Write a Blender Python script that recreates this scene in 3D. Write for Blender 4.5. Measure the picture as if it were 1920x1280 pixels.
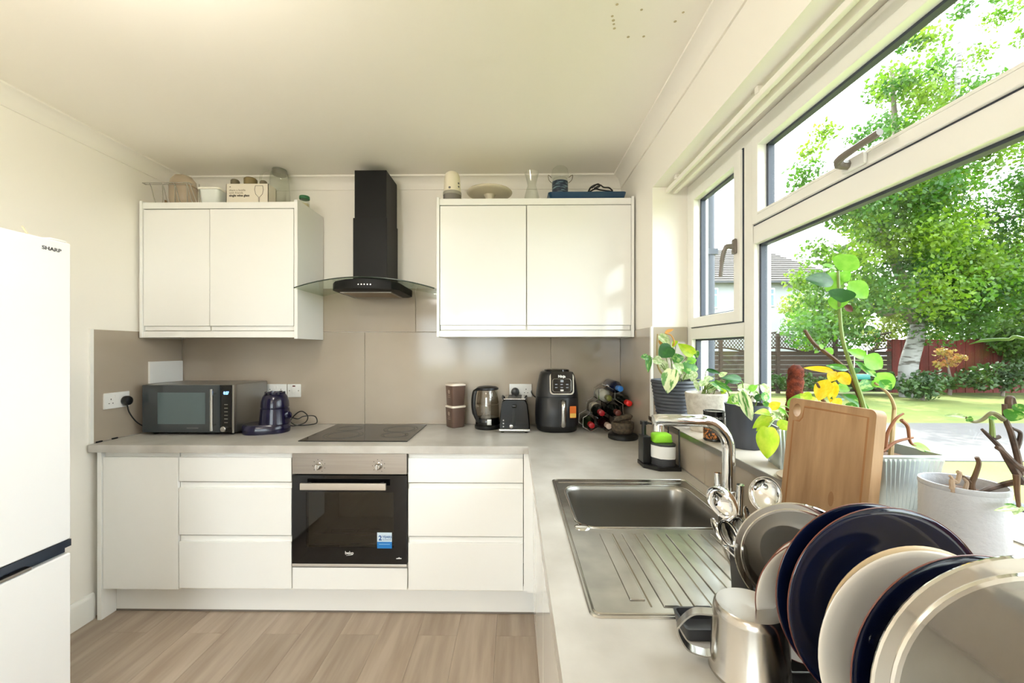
import bpy, bmesh, math, random
import numpy as np
from mathutils import Matrix, Vector, Euler
R = math.radians
PI = math.pi
random.seed(7)
scene = bpy.context.scene
C = scene.collection
for _o in list(bpy.data.objects): bpy.data.objects.remove(_o)

# ------------------------------------------------------------------ camera
F = 775.0                       # focal length in pixels of the 1920 wide frame
YAW = R(0.8)
CAMZ = 1.40
PX0, PY0 = 953.0, 655.0         # principal point
cam_d = bpy.data.cameras.new('camera')
cam_d.sensor_fit = 'HORIZONTAL'; cam_d.sensor_width = 36.0
cam_d.lens = 36.0 * F / 1920.0
cam_d.shift_x = (960 - PX0) / 1920.0
cam_d.shift_y = (PY0 - 640) / 1920.0
cam_d.clip_start = 0.02; cam_d.clip_end = 300
cam = bpy.data.objects.new('camera', cam_d); C.objects.link(cam)
cam.location = (0, 0, CAMZ); cam.rotation_euler = (R(90), 0, YAW)
scene.camera = cam

# ------------------------------------------------------------------ light
SKY_STRENGTH = 6.0
SUN_STRENGTH = 7.5
LAMP_WATT = 35.0
scene.view_settings.view_transform = 'Standard'
scene.view_settings.look = 'None'
scene.view_settings.gamma = 1.0
scene.view_settings.use_curve_mapping = False
scene.view_settings.exposure = 0.80
wd = bpy.data.worlds.new('sky'); scene.world = wd; wd.use_nodes = True
bg = wd.node_tree.nodes['Background']
bg.inputs[0].default_value = (0.90, 0.955, 1.0, 1); bg.inputs[1].default_value = SKY_STRENGTH
sun_d = bpy.data.lights.new('sun', 'SUN'); sun_d.energy = SUN_STRENGTH; sun_d.angle = R(0.6); sun_d.color = (1, .95, .84)
sun = bpy.data.objects.new('sun', sun_d); C.objects.link(sun)
sun.rotation_euler = Vector((0.13, 0.55, 0.82)).to_track_quat('Z', 'Y').to_euler()
scene.cycles.max_bounces = 10; scene.cycles.diffuse_bounces = 6; scene.cycles.transparent_max_bounces = 24
scene.cycles.use_denoising = True; scene.cycles.sample_clamp_indirect = 8
scene.cycles.caustics_reflective = False; scene.cycles.caustics_refractive = False

# ------------------------------------------------------------------ helpers
def lin(c):
    out = []
    for v in c[:3]:
        v /= 255.0
        out.append(v / 12.92 if v <= .04045 else ((v + .055) / 1.055) ** 2.4)
    return tuple(out)

MATS = {}
def M(name, rgb, rough=.5, metal=0.0, var=None, bump=None, rgb2=None, stretch=(1, 1, 1), rnd=0.0, coat=0.0, spec=.5, trans=0.0, emit=None, alpha=None, sub=None, detail=4):
    """principled material; var=(scale, lo, hi) mixes rgb->rgb2 by noise in object space, bump=(scale, strength)"""
    if name in MATS: return MATS[name]
    m = bpy.data.materials.new(name); m.use_nodes = True
    nt = m.node_tree; N = nt.nodes; L = nt.links
    p = N['Principled BSDF']
    p.inputs['Base Color'].default_value = (*lin(rgb), 1)
    p.inputs['Roughness'].default_value = rough; p.inputs['Metallic'].default_value = metal
    p.inputs['Specular IOR Level'].default_value = spec
    p.inputs['Coat Weight'].default_value = coat; p.inputs['Coat Roughness'].default_value = .06
    p.inputs['Transmission Weight'].default_value = trans
    if emit: p.inputs['Emission Color'].default_value = (*lin(emit[0]), 1); p.inputs['Emission Strength'].default_value = emit[1]
    if alpha is not None: p.inputs['Alpha'].default_value = alpha
    src = None
    if var or bump:
        tc = N.new('ShaderNodeTexCoord'); mp = N.new('ShaderNodeMapping'); mp.inputs['Scale'].default_value = stretch
        L.new(tc.outputs['Object'], mp.inputs['Vector'])
        vec = mp.outputs['Vector']
        if rnd:
            oi = N.new('ShaderNodeObjectInfo'); ad = N.new('ShaderNodeVectorMath'); ad.operation = 'MULTIPLY_ADD'
            cx = N.new('ShaderNodeCombineXYZ')
            for k in range(3): L.new(oi.outputs['Random'], cx.inputs[k])
            L.new(cx.outputs[0], ad.inputs[0]); ad.inputs[1].default_value = (37, 53, 71); L.new(vec, ad.inputs[2]); vec = ad.outputs[0]
        if var:
            nz = N.new('ShaderNodeTexNoise'); nz.inputs['Scale'].default_value = var[0]; nz.inputs['Detail'].default_value = detail
            L.new(vec, nz.inputs['Vector'])
            mr = N.new('ShaderNodeMapRange'); mr.inputs[1].default_value = var[1]; mr.inputs[2].default_value = var[2]
            L.new(nz.outputs['Fac'], mr.inputs[0])
            mx = N.new('ShaderNodeMix'); mx.data_type = 'RGBA'
            mx.inputs[6].default_value = (*lin(rgb), 1); mx.inputs[7].default_value = (*lin(rgb2 or rgb), 1)
            L.new(mr.outputs[0], mx.inputs[0]); src = mx.outputs[2]
        if bump:
            nb = N.new('ShaderNodeTexNoise'); nb.inputs['Scale'].default_value = bump[0]; nb.inputs['Detail'].default_value = 3
            L.new(vec, nb.inputs['Vector'])
            bp = N.new('ShaderNodeBump'); bp.inputs['Strength'].default_value = bump[1]; bp.inputs['Distance'].default_value = .004
            L.new(nb.outputs['Fac'], bp.inputs['Height']); L.new(bp.outputs[0], p.inputs['Normal'])
    if rnd and src is not None:
        oi2 = N.new('ShaderNodeObjectInfo'); hs = N.new('ShaderNodeHueSaturation')
        mr2 = N.new('ShaderNodeMapRange'); mr2.inputs[3].default_value = 1 - rnd; mr2.inputs[4].default_value = 1 + rnd
        L.new(oi2.outputs['Random'], mr2.inputs[0]); L.new(mr2.outputs[0], hs.inputs['Value']); L.new(src, hs.inputs['Color']); src = hs.outputs[0]
    if src is not None: L.new(src, p.inputs['Base Color'])
    if sub:      # translucent mix for leaves
        tr = N.new('ShaderNodeBsdfTranslucent'); mxs = N.new('ShaderNodeMixShader'); mxs.inputs[0].default_value = sub
        if src is not None: L.new(src, tr.inputs[0])
        else: tr.inputs[0].default_value = (*lin(rgb), 1)
        L.new(p.outputs[0], mxs.inputs[1]); L.new(tr.outputs[0], mxs.inputs[2])
        L.new(mxs.outputs[0], N['Material Output'].inputs[0])
    MATS[name] = m
    return m

def thin_glass(name, tint=(255, 255, 255), refl=.06, dirt=0.0, rough=0.0, rmax=.75):
    m = bpy.data.materials.new(name); m.use_nodes = True
    nt = m.node_tree; N = nt.nodes; L = nt.links
    N.remove(N['Principled BSDF'])
    t = N.new('ShaderNodeBsdfTransparent'); t.inputs[0].default_value = (*lin(tint), 1)
    g = N.new('ShaderNodeBsdfGlossy'); g.inputs['Roughness'].default_value = rough
    lw = N.new('ShaderNodeLayerWeight'); lw.inputs[0].default_value = .35
    mr = N.new('ShaderNodeMapRange'); mr.inputs[3].default_value = refl; mr.inputs[4].default_value = rmax
    pw = N.new('ShaderNodeMath'); pw.operation = 'POWER'; pw.inputs[1].default_value = 3.0
    L.new(lw.outputs['Facing'], pw.inputs[0]); L.new(pw.outputs[0], mr.inputs[0])
    mx = N.new('ShaderNodeMixShader'); L.new(mr.outputs[0], mx.inputs[0]); L.new(t.outputs[0], mx.inputs[1]); L.new(g.outputs[0], mx.inputs[2])
    out = mx.outputs[0]
    if dirt:
        tc = N.new('ShaderNodeTexCoord'); nz = N.new('ShaderNodeTexNoise'); nz.inputs['Scale'].default_value = 260; nz.inputs['Detail'].default_value = 2
        L.new(tc.outputs['Object'], nz.inputs['Vector'])
        r2 = N.new('ShaderNodeMapRange'); r2.inputs[1].default_value = .66; r2.inputs[2].default_value = .74; r2.inputs[3].default_value = dirt * .25; r2.inputs[4].default_value = dirt * 4
        L.new(nz.outputs['Fac'], r2.inputs[0])
        d = N.new('ShaderNodeBsdfDiffuse'); d.inputs[0].default_value = (.8, .8, .8, 1)
        m2 = N.new('ShaderNodeMixShader'); L.new(r2.outputs[0], m2.inputs[0]); L.new(out, m2.inputs[1]); L.new(d.outputs[0], m2.inputs[2]); out = m2.outputs[0]
    L.new(out, N['Material Output'].inputs[0])
    MATS[name] = m
    return m

class MB:
    def __init__(s): s.v = []; s.f = []; s.bev = False
    def add(s, vs, fs, mat=None):
        b = len(s.v)
        s.v += [tuple(mat @ Vector(p)) if mat is not None else tuple(p) for p in vs]
        s.f += [[b + i for i in f] for f in fs]
        return s
    def box(s, x0, x1, y0, y1, z0, z1, bv=0.0, mat=None, seg=2):
        x0, x1 = min(x0, x1), max(x0, x1); y0, y1 = min(y0, y1), max(y0, y1); z0, z1 = min(z0, z1), max(z0, z1)
        vs = [(x0, y0, z0), (x1, y0, z0), (x1, y1, z0), (x0, y1, z0), (x0, y0, z1), (x1, y0, z1), (x1, y1, z1), (x0, y1, z1)]
        fs = [[0, 3, 2, 1], [4, 5, 6, 7], [0, 1, 5, 4], [1, 2, 6, 5], [2, 3, 7, 6], [3, 0, 4, 7]]
        if bv:
            s.bev = True
            bm = bmesh.new(); bvv = [bm.verts.new(p) for p in vs]
            for f in fs: bm.faces.new([bvv[i] for i in f])
            bmesh.ops.bevel(bm, geom=bm.edges[:], offset=min(bv, .49 * min(x1 - x0, y1 - y0, z1 - z0)), segments=seg, profile=.5, affect='EDGES')
            bm.verts.index_update(); vs = [v.co.copy() for v in bm.verts]; fs = [[v.index for v in f.verts] for f in bm.faces]; bm.free()
        return s.add(vs, fs, mat)
    def lathe(s, prof, c=(0, 0, 0), n=32, mat=None, sx=1.0, sy=1.0, fn=None):
        vs = []; fs = []; k = len(prof)
        for i in range(n):
            a = 2 * PI * i / n
            for r, z in prof:
                rr = r * (fn(a, z) if fn else 1)
                vs.append((c[0] + rr * math.cos(a) * sx, c[1] + rr * math.sin(a) * sy, c[2] + z))
        for i in range(n):
            j = (i + 1) % n
            for q in range(k - 1):
                fs.append([i * k + q, j * k + q, j * k + q + 1, i * k + q + 1])
        if prof[0][0] > 1e-6: fs.append([i * k for i in range(n)][::-1])
        if prof[-1][0] > 1e-6: fs.append([i * k + k - 1 for i in range(n)])
        return s.add(vs, fs, mat)
    def ring(s, prof, c=(0, 0, 0), n=32, mat=None, sx=1.0, sy=1.0):   # closed profile swept round the axis
        vs = []; fs = []; k = len(prof)
        for i in range(n):
            a = 2 * PI * i / n
            for r, z in prof: vs.append((c[0] + r * math.cos(a) * sx, c[1] + r * math.sin(a) * sy, c[2] + z))
        for i in range(n):
            j = (i + 1) % n
            for q in range(k): fs.append([i * k + q, j * k + q, j * k + (q + 1) % k, i * k + (q + 1) % k])
        return s.add(vs, fs, mat)
    def tube(s, pts, r, n=8, closed=False, mat=None, flat=1.0):
        pts = [Vector(p) for p in pts]; m = len(pts)
        rs = r if isinstance(r, (list, tuple)) else [r] * m
        vs = []; fs = []; up = None
        for i in range(m):
            a = pts[i - 1] if (i or closed) else pts[i]; b = pts[(i + 1) % m] if (i < m - 1 or closed) else pts[i]
            t = (b - a).normalized()
            if up is None:
                up = Vector((0, 0, 1)) if abs(t.z) < .9 else Vector((1, 0, 0))
            u = (up - t * up.dot(t)).normalized(); w = t.cross(u); up = u
            for q in range(n):
                an = 2 * PI * q / n
                vs.append(pts[i] + (u * math.cos(an) * flat + w * math.sin(an)) * rs[i])
        rg = m if closed else m - 1
        for i in range(rg):
            j = (i + 1) % m
            for q in range(n):
                q2 = (q + 1) % n
                fs.append([i * n + q, i * n + q2, j * n + q2, j * n + q])
        if not closed:
            fs.append(list(range(n))[::-1]); fs.append([(m - 1) * n + q for q in range(n)])
        return s.add(vs, fs, mat)
    def prism(s, poly, z0, z1, mat=None):
        n = len(poly)
        vs = [(x, y, z0) for x, y in poly] + [(x, y, z1) for x, y in poly]
        fs = [list(range(n))[::-1], [n + i for i in range(n)]] + [[i, (i + 1) % n, n + (i + 1) % n, n + i] for i in range(n)]
        return s.add(vs, fs, mat)
    def loft(s, rings, mat=None, cap=True):
        n = len(rings[0]); vs = [p for r in rings for p in r]; fs = []
        for i in range(len(rings) - 1):
            for q in range(n):
                q2 = (q + 1) % n; fs.append([i * n + q, i * n + q2, (i + 1) * n + q2, (i + 1) * n + q])
        if cap: fs.append(list(range(n))[::-1]); fs.append([(len(rings) - 1) * n + q for q in range(n)])
        return s.add(vs, fs, mat)
    def build(s, name, mat, parent=None, local=False, smooth=38):
        me = bpy.data.meshes.new(name)
        vs = s.v
        if parent is not None and not local:
            inv = WORLD[parent.name].inverted(); vs = [inv @ Vector(p) for p in vs]
        me.from_pydata([tuple(p) for p in vs], [], s.f)
        bm = bmesh.new(); bm.from_mesh(me); bmesh.ops.recalc_face_normals(bm, faces=bm.faces); bm.to_mesh(me); bm.free()
        me.polygons.foreach_set('use_smooth', [True] * len(me.polygons)); me.set_sharp_from_angle(angle=R(smooth))
        me.materials.append(mat)
        o = bpy.data.objects.new(name, me); C.objects.link(o)
        if s.bev:
            wn = o.modifiers.new('weighted_normal', 'WEIGHTED_NORMAL'); wn.keep_sharp = True; wn.weight = 50
        if parent is not None: o.parent = parent; WORLD[o.name] = WORLD[parent.name]
        else: WORLD[o.name] = Matrix.Identity(4)
        return o

WORLD = {}
def thing(name, label, cat, loc=(0, 0, 0), rz=0.0, group=None, kind=None):
    o = bpy.data.objects.new(name, None); C.objects.link(o); o.empty_display_size = .05
    o.location = loc; o.rotation_euler = (0, 0, rz)
    WORLD[o.name] = Matrix.Translation(loc) @ Matrix.Rotation(rz, 4, 'Z')
    return tag(o, label, cat, group, kind)
def tag(o, label, cat, group=None, kind=None):
    o['label'] = label; o['category'] = cat
    if group: o['group'] = group
    if kind: o['kind'] = kind
    return o
def copy_tree(root, parent=None):
    c = root.copy(); C.objects.link(c); c.parent = parent; WORLD[c.name] = Matrix.Identity(4)
    for ch in list(root.children): copy_tree(ch, c)
    return c
def B(*a, bv=0.0): return MB().box(*a, bv=bv)
def at(px, py, Y):            # point at room depth Y seen in direction (px,py)
    u = (px - PX0) / F; w = (PY0 - py) / F; c, s = math.cos(YAW), math.sin(YAW)
    t = Y / (u * s + c)
    return Vector((t * (u * c - s), Y, CAMZ + t * w))
def atx(px, py, X):           # same, on the plane of constant X
    u = (px - PX0) / F; w = (PY0 - py) / F; c, s = math.cos(YAW), math.sin(YAW)
    t = X / (u * c - s)
    return Vector((X, t * (u * s + c), CAMZ + t * w))
def atz(px, py, Z):
    w = (PY0 - py) / F; t = (Z - CAMZ) / w; u = (px - PX0) / F; c, s = math.cos(YAW), math.sin(YAW)
    return Vector((t * (u * c - s), t * (u * s + c), Z))
def text(body, size, mat, parent, mtx, name='lettering', align='CENTER', bold=0.0, sx=1.0):
    cu = bpy.data.curves.new('txt', 'FONT'); cu.body = body; cu.size = size; cu.align_x = align; cu.align_y = 'CENTER'; cu.extrude = .0003; cu.offset = bold
    cu.resolution_u = 3
    to = bpy.data.objects.new('txt', cu); C.objects.link(to)
    dg = bpy.context.evaluated_depsgraph_get(); me = bpy.data.meshes.new_from_object(to.evaluated_get(dg))
    bpy.data.objects.remove(to); bpy.data.curves.remove(cu)
    w = WORLD[parent.name].inverted() @ mtx @ Matrix.Diagonal((sx, 1, 1, 1))
    me.transform(w); me.materials.clear(); me.materials.append(mat); me.name = name
    o = bpy.data.objects.new(name, me); C.objects.link(o); o.parent = parent; WORLD[o.name] = WORLD[parent.name]
    return o
def FRONT(x, y, z): return Matrix.Translation((x, y, z)) @ Matrix.Rotation(PI / 2, 4, 'X')          # faces -Y
def FACEX(x, y, z): return Matrix.Translation((x, y, z)) @ Matrix(((0, 0, 1, 0), (1, 0, 0, 0), (0, 1, 0, 0), (0, 0, 0, 1)))   # faces +X
def arc(cx, cy, r, a0, a1, n): return [(cx + r * math.cos(R(a0 + (a1 - a0) * i / n)), cy + r * math.sin(R(a0 + (a1 - a0) * i / n))) for i in range(n + 1)]
def rrect(x0, x1, y0, y1, r, n=4):
    return arc(x1 - r, y0 + r, r, -90, 0, n) + arc(x1 - r, y1 - r, r, 0, 90, n) + arc(x0 + r, y1 - r, r, 90, 180, n) + arc(x0 + r, y0 + r, r, 180, 270, n)
def spline(pts, n=6):
    pts = [Vector(p) for p in pts]; out = []
    P = [pts[0] * 2 - pts[1]] + pts + [pts[-1] * 2 - pts[-2]]
    for i in range(1, len(P) - 2):
        for k in range(n):
            t = k / n; a, b, c, d = P[i - 1], P[i], P[i + 1], P[i + 2]
            out.append(.5 * ((2 * b) + (c - a) * t + (2 * a - 5 * b + 4 * c - d) * t * t + (3 * b - a - 3 * c + d) * t ** 3))
    return out + [pts[-1]]

# ------------------------------------------------------------------ materials
M('paint', (249, 245, 237), .6, bump=(90, .04))
M('ceiling_paint', (249, 244, 234), .7, bump=(60, .05))
M('cove_paint', (248, 244, 235), .5)
M('upvc', (244, 243, 238), .22)
M('cab_white', (243, 243, 241), .08, spec=.5)
M('cab_edge', (240, 237, 228), .3)
M('tile_beige', (179, 167, 152), .11, var=(1.6, .35, .7), rgb2=(169, 157, 142))
M('sill_tile', (226, 218, 206), .15)
M('worktop', (204, 201, 196), .30, var=(5, .3, .72), rgb2=(170, 165, 158), bump=(180, .03), detail=8)
M('oak', (184, 168, 152), .42, var=(2.2, .32, .68), rgb2=(156, 138, 121), stretch=(9, .8, 9), rnd=.06, bump=(60, .03), detail=8)
M('steel', (200, 198, 194), .22, 1.0, var=(9, .35, .7), rgb2=(176, 174, 170))
M('steel_brushed', (168, 163, 157), .38, 1.0)
M('chrome', (225, 225, 225), .06, 1.0)
M('black_gloss', (10, 10, 12), .06)
M('black_matt', (13, 13, 14), .45)
M('black_plastic', (16, 16, 18), .3)
M('dark_grey', (52, 53, 57), .45)
M('mid_grey', (110, 110, 110), .4)
M('white_plastic', (236, 236, 234), .3)
M('rubber_grey', (60, 66, 78), .5)
M('navy', (11, 18, 44), .08, coat=.4)
M('purple', (17, 13, 44), .16)
M('cream_china', (228, 219, 206), .12)
M('lime', (150, 220, 50), .8, bump=(200, .3))
thin_glass('pane_glass', (250, 253, 252), .015, dirt=.008, rmax=.3)
thin_glass('clear_glass', (250, 251, 249), .06)
thin_glass('hood_glass', (238, 244, 236), .07)
thin_glass('smoke_glass', (196, 192, 184), .05)
# ================================================================== THE ROOM
XL, XR, YB, YF, ZC = -2.20, 0.70, 2.70, -2.70, 2.525
WT = .910                                    # worktop height
WY0, WY1, WZ0, WZ1 = -.02, 2.10, 1.048, 2.22  # window opening in the right wall
XF = .875                                    # inner face of the window frame
S = 'structure'
floor = tag(B(XL - .1, XR + .3, YF - .1, YB + .1, -.06, -.012).build('floor', M('subfloor', (90, 80, 70), .8)), 'greige oak-look laminate floor of the kitchen', 'floor', kind=S)
pw = .192; col = 0; x = XL
while x < XR - .01:
    y = YF; first = True
    off = (2.02 + .0) if col % 2 else (2.02 - .64)
    cuts = sorted([off - 1.28 * k for k in range(0, 5)] + [YF, YB] + ([off + 1.28] if off + 1.28 < YB else []))
    cuts = [c for c in cuts if YF <= c <= YB]
    x1 = min(x + pw, XR)
    for a, b in zip(cuts[:-1], cuts[1:]):
        if b - a > .02:
            m = MB().box(x + .0003, x1 - .0003, a + .0003, b - .0003, -.012, 0, bv=.0006, seg=1); m.build('plank', MATS['oak'], floor)
    x += pw; col += 1
tag(B(XL - .1, XR + .3, YF - .1, YB + .1, ZC, ZC + .1).build('ceiling', MATS['ceiling_paint']), 'plain cream painted kitchen ceiling', 'ceiling', kind=S)
wl = tag(B(XL - .12, XL, YF, YB + .12, 0, ZC).build('wall_left', MATS['paint']), 'cream painted wall behind the fridge freezer', 'wall', kind=S)
wb = tag(B(XL, XR + .28, YB + .008, YB + .12, 0, ZC).build('wall_back', MATS['paint']), 'cream wall behind the cooker hood and wall cabinets', 'wall', kind=S)
m = MB().box(XR, .98, YF, WY0, 0, ZC).box(XR, .98, WY1, YB + .008, 0, ZC).box(XR, .98, WY0, WY1, 0, WZ0).box(XR, .98, WY0, WY1, WZ1, ZC)
wr = tag(m.build('wall_right', MATS['paint']), 'cream wall that holds the long kitchen window', 'wall', kind=S)
DX0, DX1, DZ = -1.95, -.15, 2.1
m = MB().box(XL, DX0, YF - .25, YF, 0, ZC).box(DX1, .98, YF - .25, YF, 0, ZC).box(DX0, DX1, YF - .25, YF, DZ, ZC)
tag(m.build('wall_front', MATS['paint']), 'cream wall with the glazed garden door, opposite the cooker', 'wall', kind=S)
d1 = thing('door_1', 'white framed glazed double door opposite the cooker', 'door', ((DX0 + DX1) / 2, YF - .12, 0), kind=S)
for a, b in ((DX0, (DX0 + DX1) / 2), ((DX0 + DX1) / 2, DX1)):
    MB().box(a, a + .08, YF - .15, YF - .09, 0, DZ).box(b - .08, b, YF - .15, YF - .09, 0, DZ).box(a, b, YF - .15, YF - .09, 0, .12).box(a, b, YF - .15, YF - .09, DZ - .08, DZ).build('frame', MATS['upvc'], d1)
    B(a + .08, b - .08, YF - .125, YF - .115, .12, DZ - .08).build('pane', MATS['pane_glass'], d1)
# coving: concave profile swept along the walls
cp = [(0, 0), (.062, 0), (.062, -.010)] + [(.062 - .05 * math.sin(t), -.010 - .055 * (1 - math.cos(t))) for t in [R(15 * k) for k in range(1, 7)]] + [(.008, -.078), (0, -.078)]
def cove(name, label, p0, p1, nrm):
    r0 = [(p0[0] + nrm[0] * a, p0[1] + nrm[1] * a, ZC + z) for a, z in cp]; r1 = [(p1[0] + nrm[0] * a, p1[1] + nrm[1] * a, ZC + z) for a, z in cp]
    tag(MB().loft([r0, r1]).build(name, MATS['cove_paint'], smooth=50), label, 'coving', kind=S)
cove('trim_1', 'cream coving along the top of the left wall', (XL, YF), (XL, YB), (1, 0))
cove('trim_2', 'cream coving above the cooker hood and wall cabinets', (XL, YB + .008), (XR, YB + .008), (0, -1))
cove('trim_3', 'cream coving above the window', (XR, YF), (XR, YB), (-1, 0))
cove('trim_4', 'cream coving above the garden door', (XL, YF), (XR, YF), (0, 1))
bb = [(0, 0), (.018, 0), (.018, .115), (.012, .13), (.006, .135), (0, .135)]
tag(MB().loft([[(XL + a, y, z) for a, z in bb] for y in (YF, 2.125)]).build('baseboard_left', MATS['upvc']), 'white skirting board along the left wall beside the fridge', 'skirting board', kind=S)
# little rust spots on the ceiling
sp = M('spot_brown', (196, 182, 148), .8)
mm = MB()
for px, py in ((1157, 8), (1148, 30), (1150, 38), (1151, 45), (1178, 69), (1207, 68), (1281, 23), (1266, 40), (1203, 18), (1152, 53)):
    p = atz(px, py, ZC); mm.lathe([(.0045 + random.random() * .002, -.0006), (.004, -.0009)], (p.x, p.y, ZC), 7)
mm.build('stain_spots', sp, bpy.data.objects['ceiling'])

# splashback panels: large beige glass-look tiles, thin recessed joints
def panel(par, *a): return MB().box(*a, bv=.0015, seg=1).build('splashback_panel', MATS['tile_beige'], par)
g = .0012
for x0, x1 in ((XL + .008, -.98), (-.98, .24), (.24, XR - .008)):
    panel(wb, x0 + g, x1 - g, YB, YB + .008, WT + .001, 1.513)
for x0, x1 in ((-1.262, -.645), (-.645, -.44)):
    panel(wb, x0 + g, x1 - g, YB, YB + .008, 1.516, 1.80)
panel(wl, XL, XL + .008, 2.125, YB, WT + .001, 1.505)
B(XL, XL + .010, 2.106, 2.124, WT + .001, 1.507).build('edge_trim', MATS['upvc'], wl)
panel(wr, XR - .008, XR, WY1 + .012, YB, WT + .001, 1.513)
B(XR - .010, XR + .002, WY1 - .008, WY1 + .011, WT + .14, 1.515).build('edge_trim', MATS['upvc'], wr)
panel(wr, XR + .003, XF - .002, WY1 - .008, WY1, WZ0 + .016, 1.513)
y = WY1 + .010
while y > -1.0:
    panel(wr, XR - .008, XR, max(y - .6, -1.0) + g, y - g, WT + .001, WZ0 - .002); y -= .6
y = WY1 - .009
while y > WY0 + .01:
    y0 = max(y - .6, WY0 + .002)
    MB().box(XR - .012, XF + .06, y0 + g, y - g, WZ0 + .001, WZ0 + .015, bv=.001, seg=1).build('sill_tile', MATS['sill_tile'], wr); y = y0
B(XR - .017, XR - .0125, WY0, WY1 + .01, WZ0 - .004, WZ0 + .0155).build('edge_trim', MATS['steel_brushed'], wr)
SILL = WZ0 + .015

# ------------------------------------------------------------------ window
win = thing('window_1', 'white plastic window over the sink looking onto the garden', 'window', (XF + .03, 1.04, SILL), kind=S)
U = MATS['upvc']
def frame_rect(y0, y1, z0, z1, w, x0, x1, name, par, mat=U, bv=.004):
    m = MB()
    m.box(x0, x1, y0, y0 + w, z0, z1, bv=bv).box(x0, x1, y1 - w, y1, z0, z1, bv=bv)
    m.box(x0 + .0003, x1 - .0003, y0 + w * .6, y1 - w * .6, z0, z0 + w, bv=bv).box(x0 + .0003, x1 - .0003, y0 + w * .6, y1 - w * .6, z1 - w, z1, bv=bv)
    return m.build(name, mat, par)
gas = M('gasket', (52, 58, 72), .5)
def sash_gap(y0, y1, z0, z1, par): return frame_rect(y0 - .003, y1 + .003, z0 - .003, z1 + .003, .006, XF - .0015, XF + .01, 'seal', par, gas, .0005)
def glazing(y0, y1, z0, z1, par):
    b = .012
    m = MB().box(XF + .020, XF + .042, y0 - .002, y0 + b, z0, z1).box(XF + .020, XF + .042, y1 - b, y1 + .002, z0, z1).box(XF + .020, XF + .042, y0, y1, z0 - .002, z0 + .008).box(XF + .020, XF + .042, y0, y1, z1 - .008, z1 + .002)
    m.build('gasket', gas, par)
    B(XF + .028, XF + .032, y0, y1, z0, z1).build('pane', MATS['pane_glass'], par)
ym = (2.10, 1.555, .53, -.02)
frame_rect(WY0, WY1, SILL + .001, WZ1 - .002, .050, XF, XF + .065, 'frame', win)
for yc in ym[1:3]: MB().box(XF + .001, XF + .064, yc - .034, yc + .034, SILL + .03, WZ1 - .03, bv=.004).build('mullion', U, win)
for k, (y1, y0) in enumerate(zip(ym[:-1], ym[1:])):
    a, b = y0 + (.034 if k < 2 else .050), y1 - (.034 if k else .050)
    if k == 1:
        MB().box(XF + .001, XF + .064, a - .01, b + .01, 1.784, 1.862, bv=.004).build('transom', U, win)
        sash = frame_rect(a + .004, b - .004, 1.852, 2.166, .038, XF - .012, XF + .05, 'sash', win)
        sash_gap(a + .004, b - .004, 1.852, 2.166, sash)
        glazing(a + .042, b - .042, 1.890, 2.128, sash)
        MB().box(XF - .014, XF - .0115, a + .042, b - .042, 1.880, 1.887).build('glazing_bead', U, sash)
        glazing(a, b, SILL + .052, 1.784, win)
    else:
        MB().box(XF + .001, XF + .064, a - .01, b + .01, 1.450, 1.505, bv=.004).build('transom', U, win)
        sash = frame_rect(a + .004, b - .004, 1.507, 2.166, .046, XF - .012, XF + .05, 'sash', win)
        sash_gap(a + .004, b - .004, 1.507, 2.166, sash)
        glazing(a + .05, b - .05, 1.553, 2.120, sash)
        glazing(a, b, SILL + .052, 1.450, win)
    # casement handle
    hm = M('handle_taupe', (120, 112, 104), .35)
    if k == 0:
        p = Vector((XF - .012, a + .030, 1.80))
        h = MB().box(p.x - .014, p.x, p.y - .012, p.y + .012, p.z - .03, p.z + .03, bv=.006).build('handle', hm, sash)
        MB().tube(spline([(p.x - .012, p.y, p.z), (p.x - .036, p.y + .004, p.z - .002), (p.x - .046, p.y + .012, p.z - .04), (p.x - .050, p.y + .02, p.z - .115)], 5), [.011] * 6 + [.0085] * 6 + [.007] * 4, 8).build('lever', hm, h)
    if k == 1:
        p = Vector((XF - .012, 1.055, 1.870))
        h = MB().box(p.x - .012, p.x, p.y - .036, p.y + .036, p.z - .016, p.z + .016, bv=.007).build('handle', MATS['white_plastic'], sash)
        MB().tube(spline([(p.x - .010, p.y + .012, p.z), (p.x - .034, p.y + .012, p.z + .004), (p.x - .044, p.y - .012, p.z + .010), (p.x - .046, p.y - .12, p.z + .016)], 5), [.012] * 6 + [.0095] * 6 + [.0085] * 4, 8).build('lever', hm, h)
# curtain track under the head of the reveal
tr = thing('curtain_track', 'cream double curtain track under the head of the window reveal', 'curtain track', (.79, 1.1, 2.17))
MB().box(.762, .778, .0, 2.09, 2.184, 2.206, bv=.004).build('rail', MATS['cove_paint'], tr)
MB().box(.796, .818, .0, 2.09, 2.180, 2.206, bv=.006).build('rail', MATS['cove_paint'], tr)
for y in (1.95, 1.30, .6): MB().box(.755, .83, y - .008, y + .008, 2.200, 2.2195).build('bracket', MATS['cove_paint'], tr)

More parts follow.
